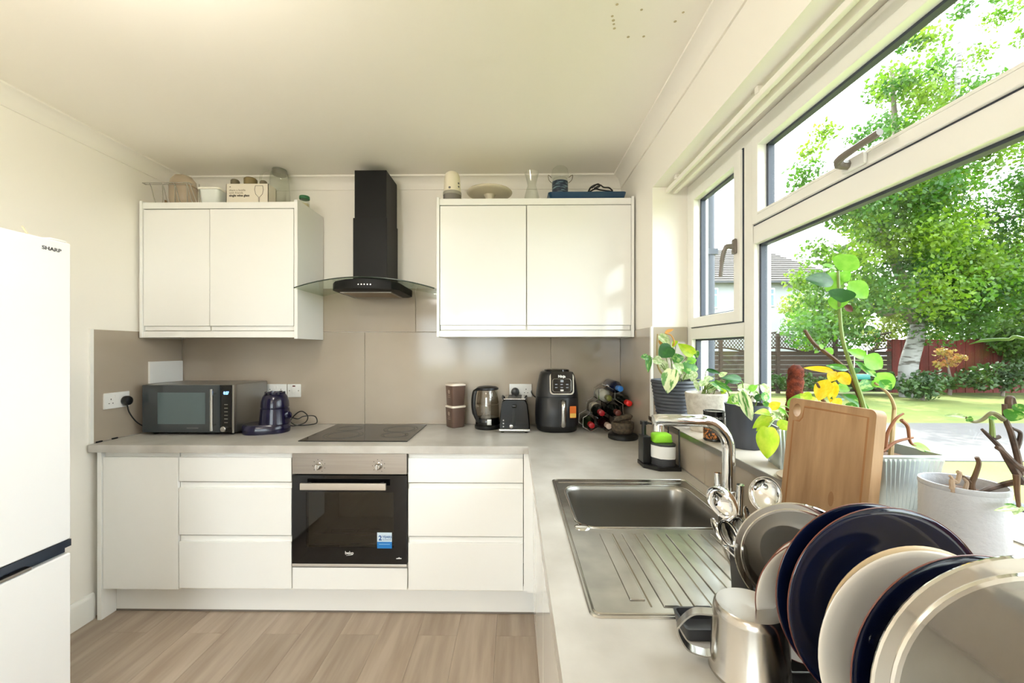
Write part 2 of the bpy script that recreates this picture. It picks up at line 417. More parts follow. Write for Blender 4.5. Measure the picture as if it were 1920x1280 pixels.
# ================================================================== FITTED KITCHEN
W = MATS['cab_white']
FY = 2.115                                    # plane of the base unit fronts
def front(par, name, x0, x1, z0, z1, y=FY, lip=True):
    g = .0016
    o = MB().box(x0 + g, x1 - g, y, y + .019, z0, z1, bv=.0018, seg=2).build(name, W, par)
    return o
def base_unit(name, label, x0, x1, fronts, cat='cabinet', bottom=.166):
    t = thing(name, label, cat, ((x0 + x1) / 2, FY + .3, 0))
    B(x0 + .0008, x1 - .0008, FY + .024, YB - .002, .15, .868).build('body', MATS['cab_edge'], t)
    for kind, z0, z1 in fronts:
        d = front(t, kind, x0, x1, z0, z1)
        MB().box(x0 + .002, x1 - .002, FY + .012, FY + .022, z1, z1 + .026).build('finger_rail', W, d)
    return t
t = base_unit('base_cabinet', 'white handleless one-door base cabinet at the end by the fridge', -2.135, -1.738, [('door', .158, .842)])
B(-2.158, -2.136, FY - .005, YB - .002, 0, .868).build('end_panel', W, t)
DR = [('drawer', .718, .842), ('drawer', .442, .685), ('drawer', .166, .408)]
base_unit('drawer_unit', 'white three-drawer unit under the microwave and purple blender base', -1.736, -1.146, DR)
base_unit('drawer_unit', 'white three-drawer unit between oven and window-side run', -.545, .048, DR)
t = thing('oven_housing', 'white oven housing with plain white panel below the oven', 'cabinet', (-.845, FY + .3, 0))
B(-1.144, -.547, FY + .03, YB - .002, .15, .275).build('body', MATS['cab_edge'], t)
front(t, 'lower_panel', -1.144, -.547, .166, .277)
for a in (-1.1445, -.5565): B(a, a + .009, FY + .025, YB - .005, .276, .868).build('side_panel', MATS['cab_edge'], t)
t = thing('corner_post', 'white corner filler post between the two runs of cabinets', 'filler panel', (.08, 2.13, 0))
B(.0495, .066, FY + .002, FY + .04, .166, .868).build('filler', W, t)
B(.066, .118, FY - .002, FY + .02, .155, .866).build('filler', W, t)
# plinth of the back run
t = thing('plinth', 'white plinth board along the floor under oven and drawers', 'plinth', (-1, 2.19, 0))
B(-2.134, .14, 2.190, 2.208, .004, .149).build('board', W, t)
B(-2.134, .14, 2.1885, 2.1899, .0005, .010).build('seal', M('seal_grey', (120, 112, 104), .5), t)
# window-side run: fronts face -X
def side_unit(label, y0, y1):
    t = thing('base_cabinet', label, 'cabinet', (.4, (y0 + y1) / 2, 0))
    m = MB().box(.118, .692, y0 + .001, y1 - .001, .15, .715).box(.118, .135, y0 + .001, y1 - .001, .715, .868)
    m.build('body', MATS['cab_edge'], t)
    d = MB().box(.094, .113, y0 + .0016, y1 - .0016, .166, .842, bv=.0018).build('door', W, t)
    B(.105, .116, y0 + .002, y1 - .002, .842, .868).build('finger_rail', W, d)
side_unit('white handleless base cabinet under the sink bowl', 1.34, 1.94)
side_unit('white handleless base cabinet under the draining board', .74, 1.338)
side_unit('white handleless base cabinet under the drying plates', .14, .738)
side_unit('white handleless base cabinet at the near end of the window run', -.46, .138)
t = thing('filler_panel', 'narrow white filler beside the corner on the window run', 'filler panel', (.1, 2.02, 0))
B(.097, .118, 1.942, 2.112, .166, .868).build('board', W, t)
t = thing('plinth', 'white plinth board under the window-side cabinets', 'plinth', (.15, 1, 0))
B(.142, .16, -.46, 2.188, .002, .149).build('board', W, t)
# worktops
wk = MATS['worktop']
m = MB().box(XL + .009, XR - .009, 2.092, YB - .001, .870, WT, bv=.003)
tag(m.build('worktop', wk), 'grey concrete-effect worktop carrying the hob and microwave', 'worktop')
SK = (.142, .640, .757, 1.556)                # sink rim x0 x1 y0 y1
h = (SK[0] + .02, SK[1] - .02, SK[2] + .02, SK[3] - .02)
def slab_hole(outer, hole, z0, z1):
    bm = bmesh.new(); L_ = {}
    for zz in (z0, z1):
        es = []
        for key, pts in (('o', outer), ('h', hole)):
            vs = [bm.verts.new((p[0], p[1], zz)) for p in pts]; L_[key, zz] = vs
            es += [bm.edges.new((vs[i], vs[(i + 1) % len(vs)])) for i in range(len(vs))]
        bmesh.ops.triangle_fill(bm, use_beauty=True, edges=es)
    for key in 'oh':
        A, Q_ = L_[key, z0], L_[key, z1]
        for i in range(len(A)): bm.faces.new([A[i], A[(i + 1) % len(A)], Q_[(i + 1) % len(A)], Q_[i]])
    bm.verts.index_update(); m = MB().add([v.co.copy() for v in bm.verts], [[v.index for v in f.verts] for f in bm.faces]); bm.free()
    return m
m = slab_hole([(.072, -.46), (XR - .009, -.46), (XR - .009, 2.0905), (.072, 2.0905)], [(h[0], h[2]), (h[1], h[2]), (h[1], h[3]), (h[0], h[3])], .870, WT)
tag(m.build('worktop', wk), 'pale grey concrete-effect worktop holding the sink below the window', 'worktop')

# wall cabinets
UY = 2.38
def wall_unit(label, x0, x1, doors, ztop, zbot, endR=None, fillL=None):
    t = thing('wall_cabinet', label, 'cabinet', ((x0 + x1) / 2, UY + .16, zbot))
    B(x0 + .018, x1 - .018, UY + .024, YB - .001, zbot + .01, ztop - .022).build('body', MATS['cab_edge'], t)
    MB().box(x0 + .016, x1 - .016, UY, YB - .001, ztop - .045, ztop - .008, bv=.002).build('top_rail', W, t)
    MB().box(x0 + .016, x1 - .016, UY + .002, YB - .001, zbot, zbot + .036, bv=.002).build('bottom_rail', W, t)
    for k, (a, b) in enumerate(doors):
        d = MB().box(a + .0016, b - .0016, UY + .001 - .004 * (k == 1), UY + .021, zbot + .067, ztop - .05, bv=.0018).build('door', W, t)
        MB().box(a + .004, b - .004, UY + .010, UY + .022, zbot + .041, zbot + .066, bv=.001).build('finger_rail', W, d)
    MB().box(x0, x0 + .0158, UY - .006, YB - .001, zbot - .002, ztop, bv=.002).build('end_panel', W, t)
    e = endR or 0
    MB().box(x1 - .0158, x1 + e, UY - .006, YB - .001, zbot - .006 * bool(endR) - .002, ztop + .004 * bool(endR), bv=.002).build('end_panel', W, t)
    return t
t = wall_unit('white two-door wall cabinet in the corner left of the hood', -2.180, -1.257, [(-2.163, -1.771), (-1.769, -1.276)], 2.265, 1.470, endR=.004)
t = wall_unit('white two-door wall cabinet between hood and window', -.446, .688, [(-.429, .071), (.073, .672)], 2.278, 1.473)
# ================================================================== LARGE APPLIANCES
def fridge():
    x1 = -1.56; y1 = 1.435; y0 = .835; zt = 1.772
    t = thing('fridge_freezer', 'tall white fridge freezer with dark grip strip at the left', 'fridge', (-1.86, 1.13, 0))
    fw = M('fridge_white', (240, 241, 243), .28)
    MB().box(XL + .03, x1 - .062, y0 + .004, y1 - .004, .03, zt - .012, bv=.004).build('body', fw, t)
    zs = .735
    MB().box(x1 - .06, x1, y0, y1, zs, zt, bv=.006, seg=3).build('door', fw, t)
    MB().box(x1 - .06, x1, y0, y1, .05, zs - .048, bv=.006, seg=3).build('door', fw, t)
    gs = M('grip_dark', (66, 74, 88), .22, .6)
    g = MB().box(x1 - .055, x1 - .022, y0 + .001, y1 - .001, zs - .048, zs - .001).box(x1 - .022, x1 + .001, y0 + .001, y1 - .001, zs - .024, zs - .0005).build('grip_strip', gs, t)
    MB().box(x1 - .02, x1 + .0015, y0 + .1, y1 - .12, zs - .046, zs - .036, bv=.002).build('grip_edge', MATS['steel_brushed'], g)
    MB().box(x1 - .05, x1 - .005, y1 - .06, y1 - .01, zt, zt + .008, bv=.003).build('hinge_cover', MATS['white_plastic'], t)
    MB().tube(spline([(x1 - .05, y1 - .085, zt), (x1 - .05, y1 - .093, zt + .014), (x1 - .05, y1 - .105, zt + .032)], 4), .003, 6).build('strap_end', M('straw', (222, 210, 180), .6), t)
    text('SHARP', .0165, M('logo_grey', (70, 70, 74), .4), t, FACEX(x1 + .0006, y1 - .062, 1.738), 'logo', bold=.0004, sx=1.2)
fridge()

def oven():
    x0, x1 = -1.1415, -.5495
    t = thing('oven', 'built-in black glass oven with steel control panel and two knobs', 'oven', (-.845, FY + .25, .28))
    y = FY - .006
    ob = M('oven_body', (45, 45, 45), .5)
    MB().box(x0 + .02, x0 + .035, FY + .026, YB - .06, .285, .86).box(x1 - .035, x1 - .02, FY + .026, YB - .06, .285, .86).box(x0 + .035, x1 - .035, FY + .026, YB - .06, .285, .34).box(x0 + .035, x1 - .035, FY + .026, YB - .06, .70, .86).box(x0 + .035, x1 - .035, YB - .1, YB - .06, .34, .70).build('body', ob, t)
    st = M('oven_steel', (172, 164, 156), .34, .9, var=(3, .4, .6), rgb2=(166, 158, 150), stretch=(1, 1, 40))
    MB().box(x0, x1, y, FY + .028, .760, .866, bv=.002).build('control_panel', st, t)
    for kx in (598, 710):
        p = at(kx, 873, y)
        k = MB().lathe([(.0, 0), (.019, 0), (.019, .004), (.016, .006), (.0145, .026), (.012, .029), (0, .029)], n=24, mat=Matrix.Translation((p.x, y, p.z)) @ Matrix.Rotation(PI / 2, 4, 'X')).build('knob', MATS['steel'], t)
        MB().box(p.x - .003, p.x + .003, y - .036, y - .027, p.z - .014, p.z + .014, bv=.002).build('pointer', MATS['chrome'], k)
        mk = MB()
        for a in range(-60, 250, 40):
            mk.box(p.x + .032 * math.cos(R(a)) - .0018, p.x + .032 * math.cos(R(a)) + .0018, y - .0006, y, p.z + .032 * math.sin(R(a)) - .0018, p.z + .032 * math.sin(R(a)) + .0018)
        mk.build('dial_marks', MATS['dark_grey'], k)
    d = MB()
    zb, zt = .3005, .755; wx0, wx1, wz0, wz1 = at(574, 0, y).x, at(738, 0, y).x, .385, .668
    d.box(x0, wx0, y, FY + .02, zb, zt).box(wx1, x1, y, FY + .02, zb, zt).box(wx0, wx1, y, FY + .02, zb, wz0).box(wx0, wx1, y, FY + .02, wz1, zt)
    d = d.build('door', MATS['black_gloss'], t)
    B(wx0, wx1, y + .0015, y + .004, wz0, wz1).build('window_pane', MATS['smoke_glass'], d)
    cav = M('oven_cavity', (150, 146, 134), .45)
    q = (x0 + .0355, x1 - .0355, FY + .0265, YB - .1005, .3405, .6995)
    MB().add([(q[i], q[2 + j], q[4 + k]) for k in (0, 1) for j in (0, 1) for i in (0, 1)], [[2, 3, 7, 6], [0, 2, 6, 4], [1, 5, 7, 3], [0, 1, 3, 2], [4, 6, 7, 5]]).build('cavity', cav, t)
    sh = MB()
    yy = FY + .05
    def w(pts): sh.tube([(at(a, 0, y).x, yy, at(0, b, y).z) for a, b in pts], .0016, 6)
    w([(580, 1004), (736, 1004)]); w([(612, 1003), (614, 996), (655, 996), (661, 1004), (665, 996), (708, 996)]); w([(580, 1024), (736, 1024)]); w([(640, 1006), (668, 1010), (700, 1006)])
    sh.build('shelf', MATS['steel'], t)
    hz = .640 + .052; p0, p1 = at(570, 907, y), at(728, 907, y)
    hd = MB().box(p0.x, p1.x, y - .045, y - .032, p0.z - .017, p0.z + .017, bv=.003).build('handle', M('handle_satin', (196, 188, 178), .35, .7), d)
    for xx in (p0.x + .03, p1.x - .03): MB().box(xx - .008, xx + .008, y - .033, y, p0.z - .01, p0.z + .01).build('bracket', MATS['black_matt'], hd)
    MB().box(x0, x1, y - .001, FY + .015, .286, .2995, bv=.002).build('bottom_trim', M('trim_satin', (214, 210, 204), .3, .5), t)
    q = at(721, 1013, y)
    s = B(q.x - .038, q.x + .038, y - .001, y + .0005, q.z - .006, q.z + .041).build('sticker_top', M('sticker_pale', (205, 222, 236), .4), d)
    B(q.x - .038, q.x + .038, y - .001, y + .0005, q.z - .040, q.z - .006).build('sticker_base', M('sticker_blue', (22, 118, 196), .4), d)
    db = M('print_blue', (20, 80, 150), .5)
    text('2', .034, db, d, FRONT(q.x - .022, y - .0013, q.z + .012), 'lettering', bold=.001)
    text('YEARS', .017, db, d, FRONT(q.x + .013, y - .0013, q.z + .018), 'lettering', bold=.0004)
    text('GUARANTEE', .0078, db, d, FRONT(q.x + .013, y - .0013, q.z + .004), 'lettering')
    B(q.x - .028, q.x + .028, y - .0014, y - .001, q.z - .020, q.z - .017).build('print_line', M('sticker_pale2', (140, 190, 230), .5), d)
    q = at(655, 1037, y); wl_ = M('logo_white', (225, 225, 225), .5)
    text('beko', .022, wl_, d, FRONT(q.x, y - .0006, q.z + .002), 'logo', bold=.0004)
    MB().tube([(q.x - .016, y - .0006, q.z - .011), (q.x, y - .0006, q.z - .0095), (q.x + .018, y - .0006, q.z - .006)], [.0006, .001, .0014], 6).build('logo_swoosh', wl_, d)
    q = at(748, 1046, y)
    MB().prism([(-.014, -.004), (.013, -.004), (.014, .0), (.005, .001), (.002, .005), (-.004, .001), (-.014, -.001)], 0, .0008, FRONT(q.x, y, q.z)).build('emblem', wl_, d)
oven()

def hob():
    t = thing('induction_hob', 'black glass induction hob set into the worktop above the oven', 'hob', (-.86, 2.43, WT))
    B(-1.150, -.565, 2.183, 2.672, WT, WT + .0055, bv=.002).build('glass', M('hob_glass', (20, 20, 21), .09), t)
    zm = M('zone_print', (58, 56, 54), .3)
    for px, py, r in ((644, 815, .105), (655, 803, .075), (752, 804, .1), (740, 815, .075)):
        p = atz(px, py, WT + .0055)
        for rr in (r, r * .8): MB().ring([(rr, .0001), (rr + .0022, .0001), (rr + .0022, .0005), (rr, .0005)], (p.x, p.y, WT + .0055), 40).build('cooking_zone', zm, t)
hob()

def hood():
    t = thing('cooker_hood', 'black chimney cooker hood with curved glass canopy above the hob', 'cooker hood', (-.86, 2.5, 1.74))
    bk = M('hood_black', (11, 11, 11), .5, spec=.25)
    B(-.967, -.762, 2.468, YB - .001, 1.80, 2.19, bv=.002).build('chimney', bk, t)
    B(-.960, -.767, 2.474, YB - .001, 2.188, 2.478, bv=.002).build('chimney_extension', bk, t)
    # body: front face bowed, tapering underside
    pl = [(-1.058, 2.40), (-1.02, 2.345), (-.95, 2.318), (-.865, 2.308), (-.78, 2.318), (-.70, 2.345), (-.668, 2.40), (-.668, YB - .002), (-1.058, YB - .002)]
    lo = [(-1.035, 2.43), (-1.005, 2.375), (-.945, 2.345), (-.865, 2.335), (-.785, 2.345), (-.72, 2.375), (-.69, 2.43), (-.69, YB - .03), (-1.035, YB - .03)]
    gl = lambda x: 1.803 - .36 * (x + .858) ** 2
    MB().loft([[(x, y, 1.734) for x, y in lo], [(x, y, 1.744) for x, y in pl], [(x, y, gl(x) - .004) for x, y in pl]]).build('body', bk, t)
    f = MB().box(-1.0, -.725, 2.40, 2.62, 1.7305, 1.7345).build('filter', M('filter_bronze', (132, 108, 78), .4, .7), t)
    MB().box(-1.012, -1.0, 2.39, 2.63, 1.7295, 1.735).box(-.725, -.713, 2.39, 2.63, 1.7295, 1.735).box(-1.0, -.725, 2.388, 2.40, 1.7295, 1.735).box(-1.0, -.725, 2.62, 2.632, 1.7295, 1.735).build('filter_frame', MATS['steel_brushed'], f)
    for k in range(5):
        p = at(672 + 5.6 * k, 533, 2.310)
        MB().lathe([(0, 0), (.0045, 0), (.004, .004), (0, .0045)], n=10, mat=Matrix.Translation((p.x, 2.3095 + .003 * (abs(p.x + .865) > .04), p.z)) @ Matrix.Rotation(PI / 2, 4, 'X')).build('button', MATS['steel'], t)
    r0, r1 = [], []
    n = 28; bot = []
    vs = []; fs = []
    xs = [-1.250 + .80 * i / n for i in range(n + 1)]
    for x in xs:
        u = (x + .85) / .4
        yf = 2.300 + .03 * u * u
        z = gl(x)
        vs += [(x, yf, z), (x, YB - .002, z), (x, YB - .002, z + .006), (x, yf, z + .006)]
    for i in range(n):
        a, b = i * 4, i * 4 + 4
        for q in range(4): fs.append([a + q, a + (q + 1) % 4, b + (q + 1) % 4, b + q])
    fs += [[0, 1, 2, 3], [n * 4 + 3, n * 4 + 2, n * 4 + 1, n * 4]]
    cn = MB().add(vs, fs).build('glass_canopy', MATS['hood_glass'], t)
    MB().tube([(x, 2.300 + .03 * ((x + .85) / .4) ** 2, gl(x) + .003) for x in xs], .0034, 6).build('glass_edge', M('glass_edge_green', (48, 62, 54), .15), cn)
hood()

# ================================================================== SINK AND TAP
def sink():
    x0, x1, y0, y1 = SK
    t = thing('sink', 'stainless steel inset sink with grooved draining board', 'sink', ((x0 + x1) / 2, (y0 + y1) / 2, WT))
    st = M('sink_steel', (198, 196, 191), .24, 1.0, var=(11, .38, .66), rgb2=(172, 170, 166), bump=(40, .06), detail=8)
    bx0, bx1, by0, by1 = .178, .598, 1.135, 1.475
    z = WT + .0035
    n = 5
    outer = rrect(x0, x1, y0, y1, .018, n); bowl = rrect(bx0, bx1, by0, by1, .055, n)
    dr = rrect(.165, .605, .775, 1.105, .02, n)
    # rim plate: ring between outer and bowl openings built as bmesh fill
    bm = bmesh.new()
    def loop(pts, zz):
        vs = [bm.verts.new((px, py, zz)) for px, py in pts]
        return vs, [bm.edges.new((vs[i], vs[(i + 1) % len(vs)])) for i in range(len(vs))]
    ov, oe = loop(outer, z); bv_, be = loop(bowl, z)
    bmesh.ops.triangle_fill(bm, use_beauty=True, edges=oe + be)
    lv, le = loop(rrect(x0 - .002, x1 + .002, y0 - .002, y1 + .002, .018, n), WT + .0002)
    for i in range(len(ov)): bm.faces.new([ov[i], ov[(i + 1) % len(ov)], lv[(i + 1) % len(ov)], lv[i]])
    bm.verts.index_update()
    m = MB().add([v.co.copy() for v in bm.verts], [[v.index for v in f.verts] for f in bm.faces]); bm.free()
    deck = m.build('deck', st, t, smooth=30)
    rings = []
    for k, (ins, dz) in enumerate([(0, .0005), (.004, -.004), (.007, -.012), (.010, -.06), (.014, -.135), (.022, -.155), (.05, -.165), (.16, -.168)]):
        rr = max(.055 - ins * .3, .03)
        q = rrect(bx0 + ins, bx1 - ins, by0 + ins, by1 - ins, min(rr, .48 * (by1 - by0 - 2 * ins)) if ins < .1 else .009, n)
        rings.append([(a, b, z + dz) for a, b in q])
    b = MB().loft(rings, cap=False); b.f.append([len(b.v) - len(rings[0]) + i for i in range(len(rings[0]))])
    bowl_steel = M('bowl_steel', (150, 147, 142), .33, 1.0)
    bo = b.build('bowl', bowl_steel, t, smooth=50)
    MB().lathe([(0, .004), (.03, .004), (.042, .001), (.043, 0)], (.388, 1.305, z - .1682), 28).build('drain', MATS['chrome'], bo)
    MB().ring([(.0, 0)], n=3) if False else None
    # raised bead round bowl and deck edge
    MB().tube([(a, b_, z + .0005) for a, b_ in rrect(bx0 - .004, bx1 + .004, by0 - .004, by1 + .004, .058, 8)], .0028, 6, closed=True).build('bowl_bead', MATS['steel'], deck)
    MB().tube([(a, b_, z + .0002) for a, b_ in rrect(x0 + .006, x1 - .006, y0 + .006, y1 - .006, .014, 5)], .0022, 6, closed=True).build('edge_bead', MATS['steel'], deck)
    MB().box(x0 + .02, x1 - .03, 1.515, 1.545, z - .0005, z + .002, bv=.001).build('back_step', st, deck)
    # drainer ridges
    for k in range(7):
        xa = .225 + k * .058
        MB().box(xa, xa + .030, .785 + (.0 if k else .02), 1.095, z - .001, z + .0032, bv=.003).build('ridge', st, deck)
        MB().box(xa + .0335, xa + .0365, .785, 1.095, z - .0005, z + .0004).build('groove', M('groove_dark', (128, 118, 100), .35, .8), deck)
    c = atz(1092, 988, z)
    MB().lathe([(0, .004), (.016, .0035), (.021, .0015), (.022, 0)], (c.x, c.y, z), 24).build('overflow_cover', MATS['chrome'], deck)
sink()

def tap():
    bx, by = .585, 1.135; z = WT + .0035
    t = thing('mixer_tap', 'chrome swan-neck mixer tap with two levers behind the sink', 'tap', (bx, by, z))
    ch = MATS['chrome']
    MB().lathe([(0, 0), (.030, 0), (.030, .006), (.026, .010), (.024, .05), (.024, .085), (.0205, .09), (.0205, .10), (.018, .104), (0, .104)], (bx, by, z), 28).build('body', ch, t)
    zt = 1.206
    pts = [(bx, by, z + .09), (bx, by, z + .16)] + [(bx - .078 + .078 * math.cos(a), by, zt - .078 + .078 * math.sin(a)) for a in [R(9 * k) for k in range(0, 11)]] + [(bx - .12, by, zt + .0005), (bx - .195, by, zt + .001), (bx - .203, by, zt - .001)]
    sp_ = MB().tube(pts, .0165, 20).build('spout', ch, t)
    MB().lathe([(.0145, 0), (.0145, -.018), (.011, -.019), (.011, -.012), (0, -.012)], (bx - .190, by, zt - .010), 20).build('aerator', ch, sp_)
    for s in (-1, 1):
        v = MB().tube([(bx, by, z + .065), (bx + .004 * s, by - .048 * s, z + .065)], [.02, .019], 16).build('valve', ch, t)
        MB().tube([(bx + .004 * s, by - .046 * s, z + .058), (bx + .004 * s, by - .047 * s, z + .075), (bx + .004 * s, by - .052 * s, z + .135)], [.012, .0115, .0095], 14).build('lever', ch, v)
tap()
# ================================================================== ON THE BACK WORKTOP
def TM(x, y, z, rx=0, ry=0, rz=0): return Matrix.Translation((x, y, z)) @ Euler((rx, ry, rz)).to_matrix().to_4x4()
FR = lambda x, y, z: TM(x, y, z, PI / 2)       # local z of a lathe -> -Y

def socket(name, label, mtx, w, kind, cat='socket'):
    """plate in local XY, facing local +Z"""
    loc = mtx.to_translation()
    t = thing(name, label, cat, loc)
    MB().box(-w / 2, w / 2, -.043, .043, 0, .009, bv=.003, mat=mtx).build('plate', MATS['white_plastic'], t)
    hole = M('socket_hole', (40, 38, 36), .6)
    for sx in ((-.036, .036) if kind == 'double' else (0,)):
        if kind == 'double':
            MB().box(sx - .006 + (.026 if sx < 0 else -.026), sx + .006 + (.026 if sx < 0 else -.026), .012, .032, .009, .0125, bv=.002, mat=mtx).build('rocker', MATS['white_plastic'], t)
            MB().box(sx - .002, sx + .002, .004, .012, .0088, .0095, mat=mtx).box(sx - .0135, sx - .0075, -.016, -.012, .0088, .0095, mat=mtx).box(sx + .0075, sx + .0135, -.016, -.012, .0088, .0095, mat=mtx).build('pin_hole', hole, t)
        else:
            MB().box(-.011, .011, -.018, .012, .009, .0145, bv=.003, mat=mtx).build('rocker', MATS['white_plastic'], t)
            MB().box(-.009, .009, .026, .034, .009, .0105, mat=mtx).build('neon', M('neon_red', (96, 24, 24), .2), t)
            for s in (-.03, .03): MB().lathe([(.0035, .0088), (.0035, .0098), (0, .0098)], (s, 0, 0), 10, mat=mtx).build('screw', MATS['steel'], t)
    return t
FRm = lambda x, z: TM(x, YB, z, PI / 2)
xa = at(518, 731, YB); socket('double_socket', 'white double socket behind the purple blender base', FRm(xa.x, 1.130), .146, 'double')
xa = at(552.5, 731, YB); socket('cooker_switch', 'white single cooker switch with red neon left of the hob', FRm(xa.x, 1.130), .087, 'single', 'switch')
xa = at(976, 731, YB); socket('double_socket', 'white double socket behind the toaster', FRm(xa.x, 1.133), .146, 'double')
LW = Matrix(((0, 0, 1, XL + .008), (1, 0, 0, 2.245), (0, 1, 0, 1.122), (0, 0, 0, 1)))
socket('double_socket', 'white double socket on the left wall beside the microwave', LW, .146, 'double')
def plug(label, mtx, cable):
    t = thing('plug', label, 'plug', mtx.to_translation())
    MB().lathe([(.022, 0), (.026, .006), (.026, .022), (.022, .030), (.012, .033), (0, .033)], n=20, mat=mtx, sy=1.05).build('body', MATS['black_plastic'], t)
    MB().tube(spline(cable, 6), .0036, 8).build('cable', MATS['black_plastic'], t)
p = LW @ Vector((.040, -.008, .0095))
plug('black plug with cable in the left wall socket', LW @ Matrix.Translation((.040, -.008, .0097)), [p + Vector((.015, 0, -.02)), p + Vector((.02, .01, -.07)), p + Vector((.025, .05, -.13)), p + Vector((.03, .10, -.165)), (-2.182, 2.46, WT + .03), (-2.180, 2.55, WT + .02)])
pc = at(966, 734, YB - .012)
plug('black plug in the socket behind the toaster', FRm(pc.x, pc.z) @ Matrix.Translation((0, 0, .0097)), [(pc.x, YB - .03, pc.z - .02), (pc.x + .012, YB - .026, pc.z - .08), (pc.x + .03, YB - .018, WT + .08), (pc.x + .05, YB - .012, WT + .012)])
# white blank sheet on left wall
tag(MB().box(XL + .0082, XL + .020, 2.445, 2.692, 1.195, 1.327, bv=.001).build('white_panel', MATS['white_plastic']), 'blank white panel fixed to the left wall above the microwave', 'panel')
for y, n in ((2.15, 0), (2.235, 1)):
    tag(MB().box(XL + .0085, XL + .016, y - .016, y + .016, WT + .0003, WT + .008, bv=.002).build('spacer_wedge', MATS['black_plastic']), ('nearer' if n == 0 else 'farther') + ' small black wedge at the foot of the left splashback', 'wedge', 'black wedges under the splashback')

def microwave():
    x0, x1, y0, y1, z0, z1 = -2.128, -1.597, 2.335, 2.655, WT + .012, 1.199
    t = thing('microwave', 'silver microwave with dark glass door in the left corner', 'microwave', ((x0 + x1) / 2, 2.5, WT))
    MB().box(x0, x1, y0 + .022, y1, z0, z1, bv=.004).build('body', M('mw_silver', (150, 148, 144), .28, .85), t)
    xc = at(412.5, 0, y0).x; xs = x1 - .012
    d = MB().box(x0, xc - .001, y0, y0 + .021, z0 + .004, z1 - .002, bv=.003).build('door', M('mw_glass', (56, 62, 66), .05, coat=.3), t)
    MB().box(x0 + .09, xc - .085, y0 - .0006, y0 + .001, z0 + .052, z1 - .045, bv=.0004).build('window', M('mw_window', (92, 108, 112), .1), d)
    hx = at(397, 0, y0 - .03).x
    h = MB().tube([(hx, y0 - .032, z0 + .020), (hx, y0 - .032, z1 - .022)], .0085, 14).build('handle', MATS['steel'], d)
    for zz in (z0 + .05, z1 - .05): MB().tube([(hx, y0 - .03, zz), (hx, y0, zz)], .005, 8).build('handle_stud', MATS['steel'], h)
    c = MB().box(xc + .001, xs, y0, y0 + .021, z0 + .004, z1 - .002, bv=.003).build('control_panel', MATS['black_gloss'], t)
    MB().box(xs + .0005, x1, y0 + .0005, y0 + .021, z0 + .002, z1 - .001, bv=.002).build('trim', MATS['steel_brushed'], t)
    pm = at(424, 0, y0).x
    text('0:27', .022, M('led_blue', (120, 190, 255), .5, emit=((110, 180, 255), 3.0)), c, FRONT(pm, y0 - .0006, z1 - .048), 'display', bold=.0006, sx=.8)
    for k in range(6): MB().box(pm - .010, pm + .010, y0 - .002, y0, z1 - .115 - k * .0205, z1 - .111 - k * .0205, bv=.0008).build('button', MATS['steel_brushed'], c)
    q = at(420, 804, y0)
    MB().lathe([(.0165, 0), (.016, .010), (.013, .013), (0, .013)], n=22, mat=FR(q.x, y0, q.z)).build('dial', MATS['steel'], c)
    for a in (x0 + .04, x1 - .04):
        for b in (y0 + .05, y1 - .04): MB().lathe([(.012, 0), (.014, .0122), (0, .0122)], (a, b, WT + .0002), 12).build('foot', MATS['black_matt'], t)
    MB().box(at(350, 0, y0).x, at(372, 0, y0).x, y0 - .0008, y0 - .0002, z0 + .028, z0 + .031).build('badge', MATS['mid_grey'], d)
microwave()

def blender_base():
    P_ = MATS['purple']
    c = at(507, 800, 2.46)
    t = thing('blender_base', 'dark purple blender motor base on a flat foot beside the microwave', 'blender base', (c.x + .022, 2.445, WT), R(20)); t.scale = (1.1, 1.1, 1.1)
    # flat foot: long rounded slab reaching to the front left
    fp = rrect(-.140, .085, -.085, .085, .08, 7)
    MB().loft([[(x, y, .001) for x, y in fp], [(x * 1.02, y * 1.02, .012) for x, y in fp], [(x * 1.0, y * 1.0, .040) for x, y in fp], [(x * .93 - .003, y * .93, .050) for x, y in fp]]).build('foot', P_, t, local=True, smooth=45)
    MB().lathe([(.078, .048), (.076, .06), (.070, .12), (.0695, .128), (.066, .130), (.066, .134), (.069, .136), (.067, .165), (.060, .190), (.052, .203), (.046, .206), (.046, .214), (.036, .216), (.034, .206), (0, .204)], (.012, 0, 0), 40).build('motor_housing', P_, t, local=True, smooth=40)
    cap = MB()
    for k in range(6): cap.box(.038, .05, -.006, .006, .200, .218, bv=.003, mat=Matrix.Translation((.012, 0, 0)) @ Matrix.Rotation(k * PI / 3, 4, 'Z'))
    cap.build('coupling', MATS['black_plastic'], t, local=True)
    MB().lathe([(.021, 0), (.023, .006), (.021, .020), (.016, .023), (0, .023)], n=24, mat=TM(.070, -.028, .092, PI / 2, 0, R(38))).build('speed_knob', P_, t, local=True)
    cb = [(585 - 5, 0), ]
    pts = []
    for px, py, Y in ((538, 796, 2.50), (552, 798, 2.50), (572, 792, 2.53), (577, 780, 2.56), (567, 771, 2.60), (556, 775, 2.60), (545, 789, 2.58), (556, 797, 2.55), (580, 796, 2.56), (594, 792, 2.60), (590, 780, 2.63), (570, 780, 2.62), (558, 785, 2.60), (543, 781, 2.55)):
        q = at(px, py, Y); q.z = max(q.z, WT + .004); pts.append(q)
    WORLD[t.name] = WORLD[t.name] @ Matrix.Scale(1.1, 4)
    MB().tube(spline(pts, 6), .0033, 8).build('cable', MATS['black_plastic'], t)
blender_base()

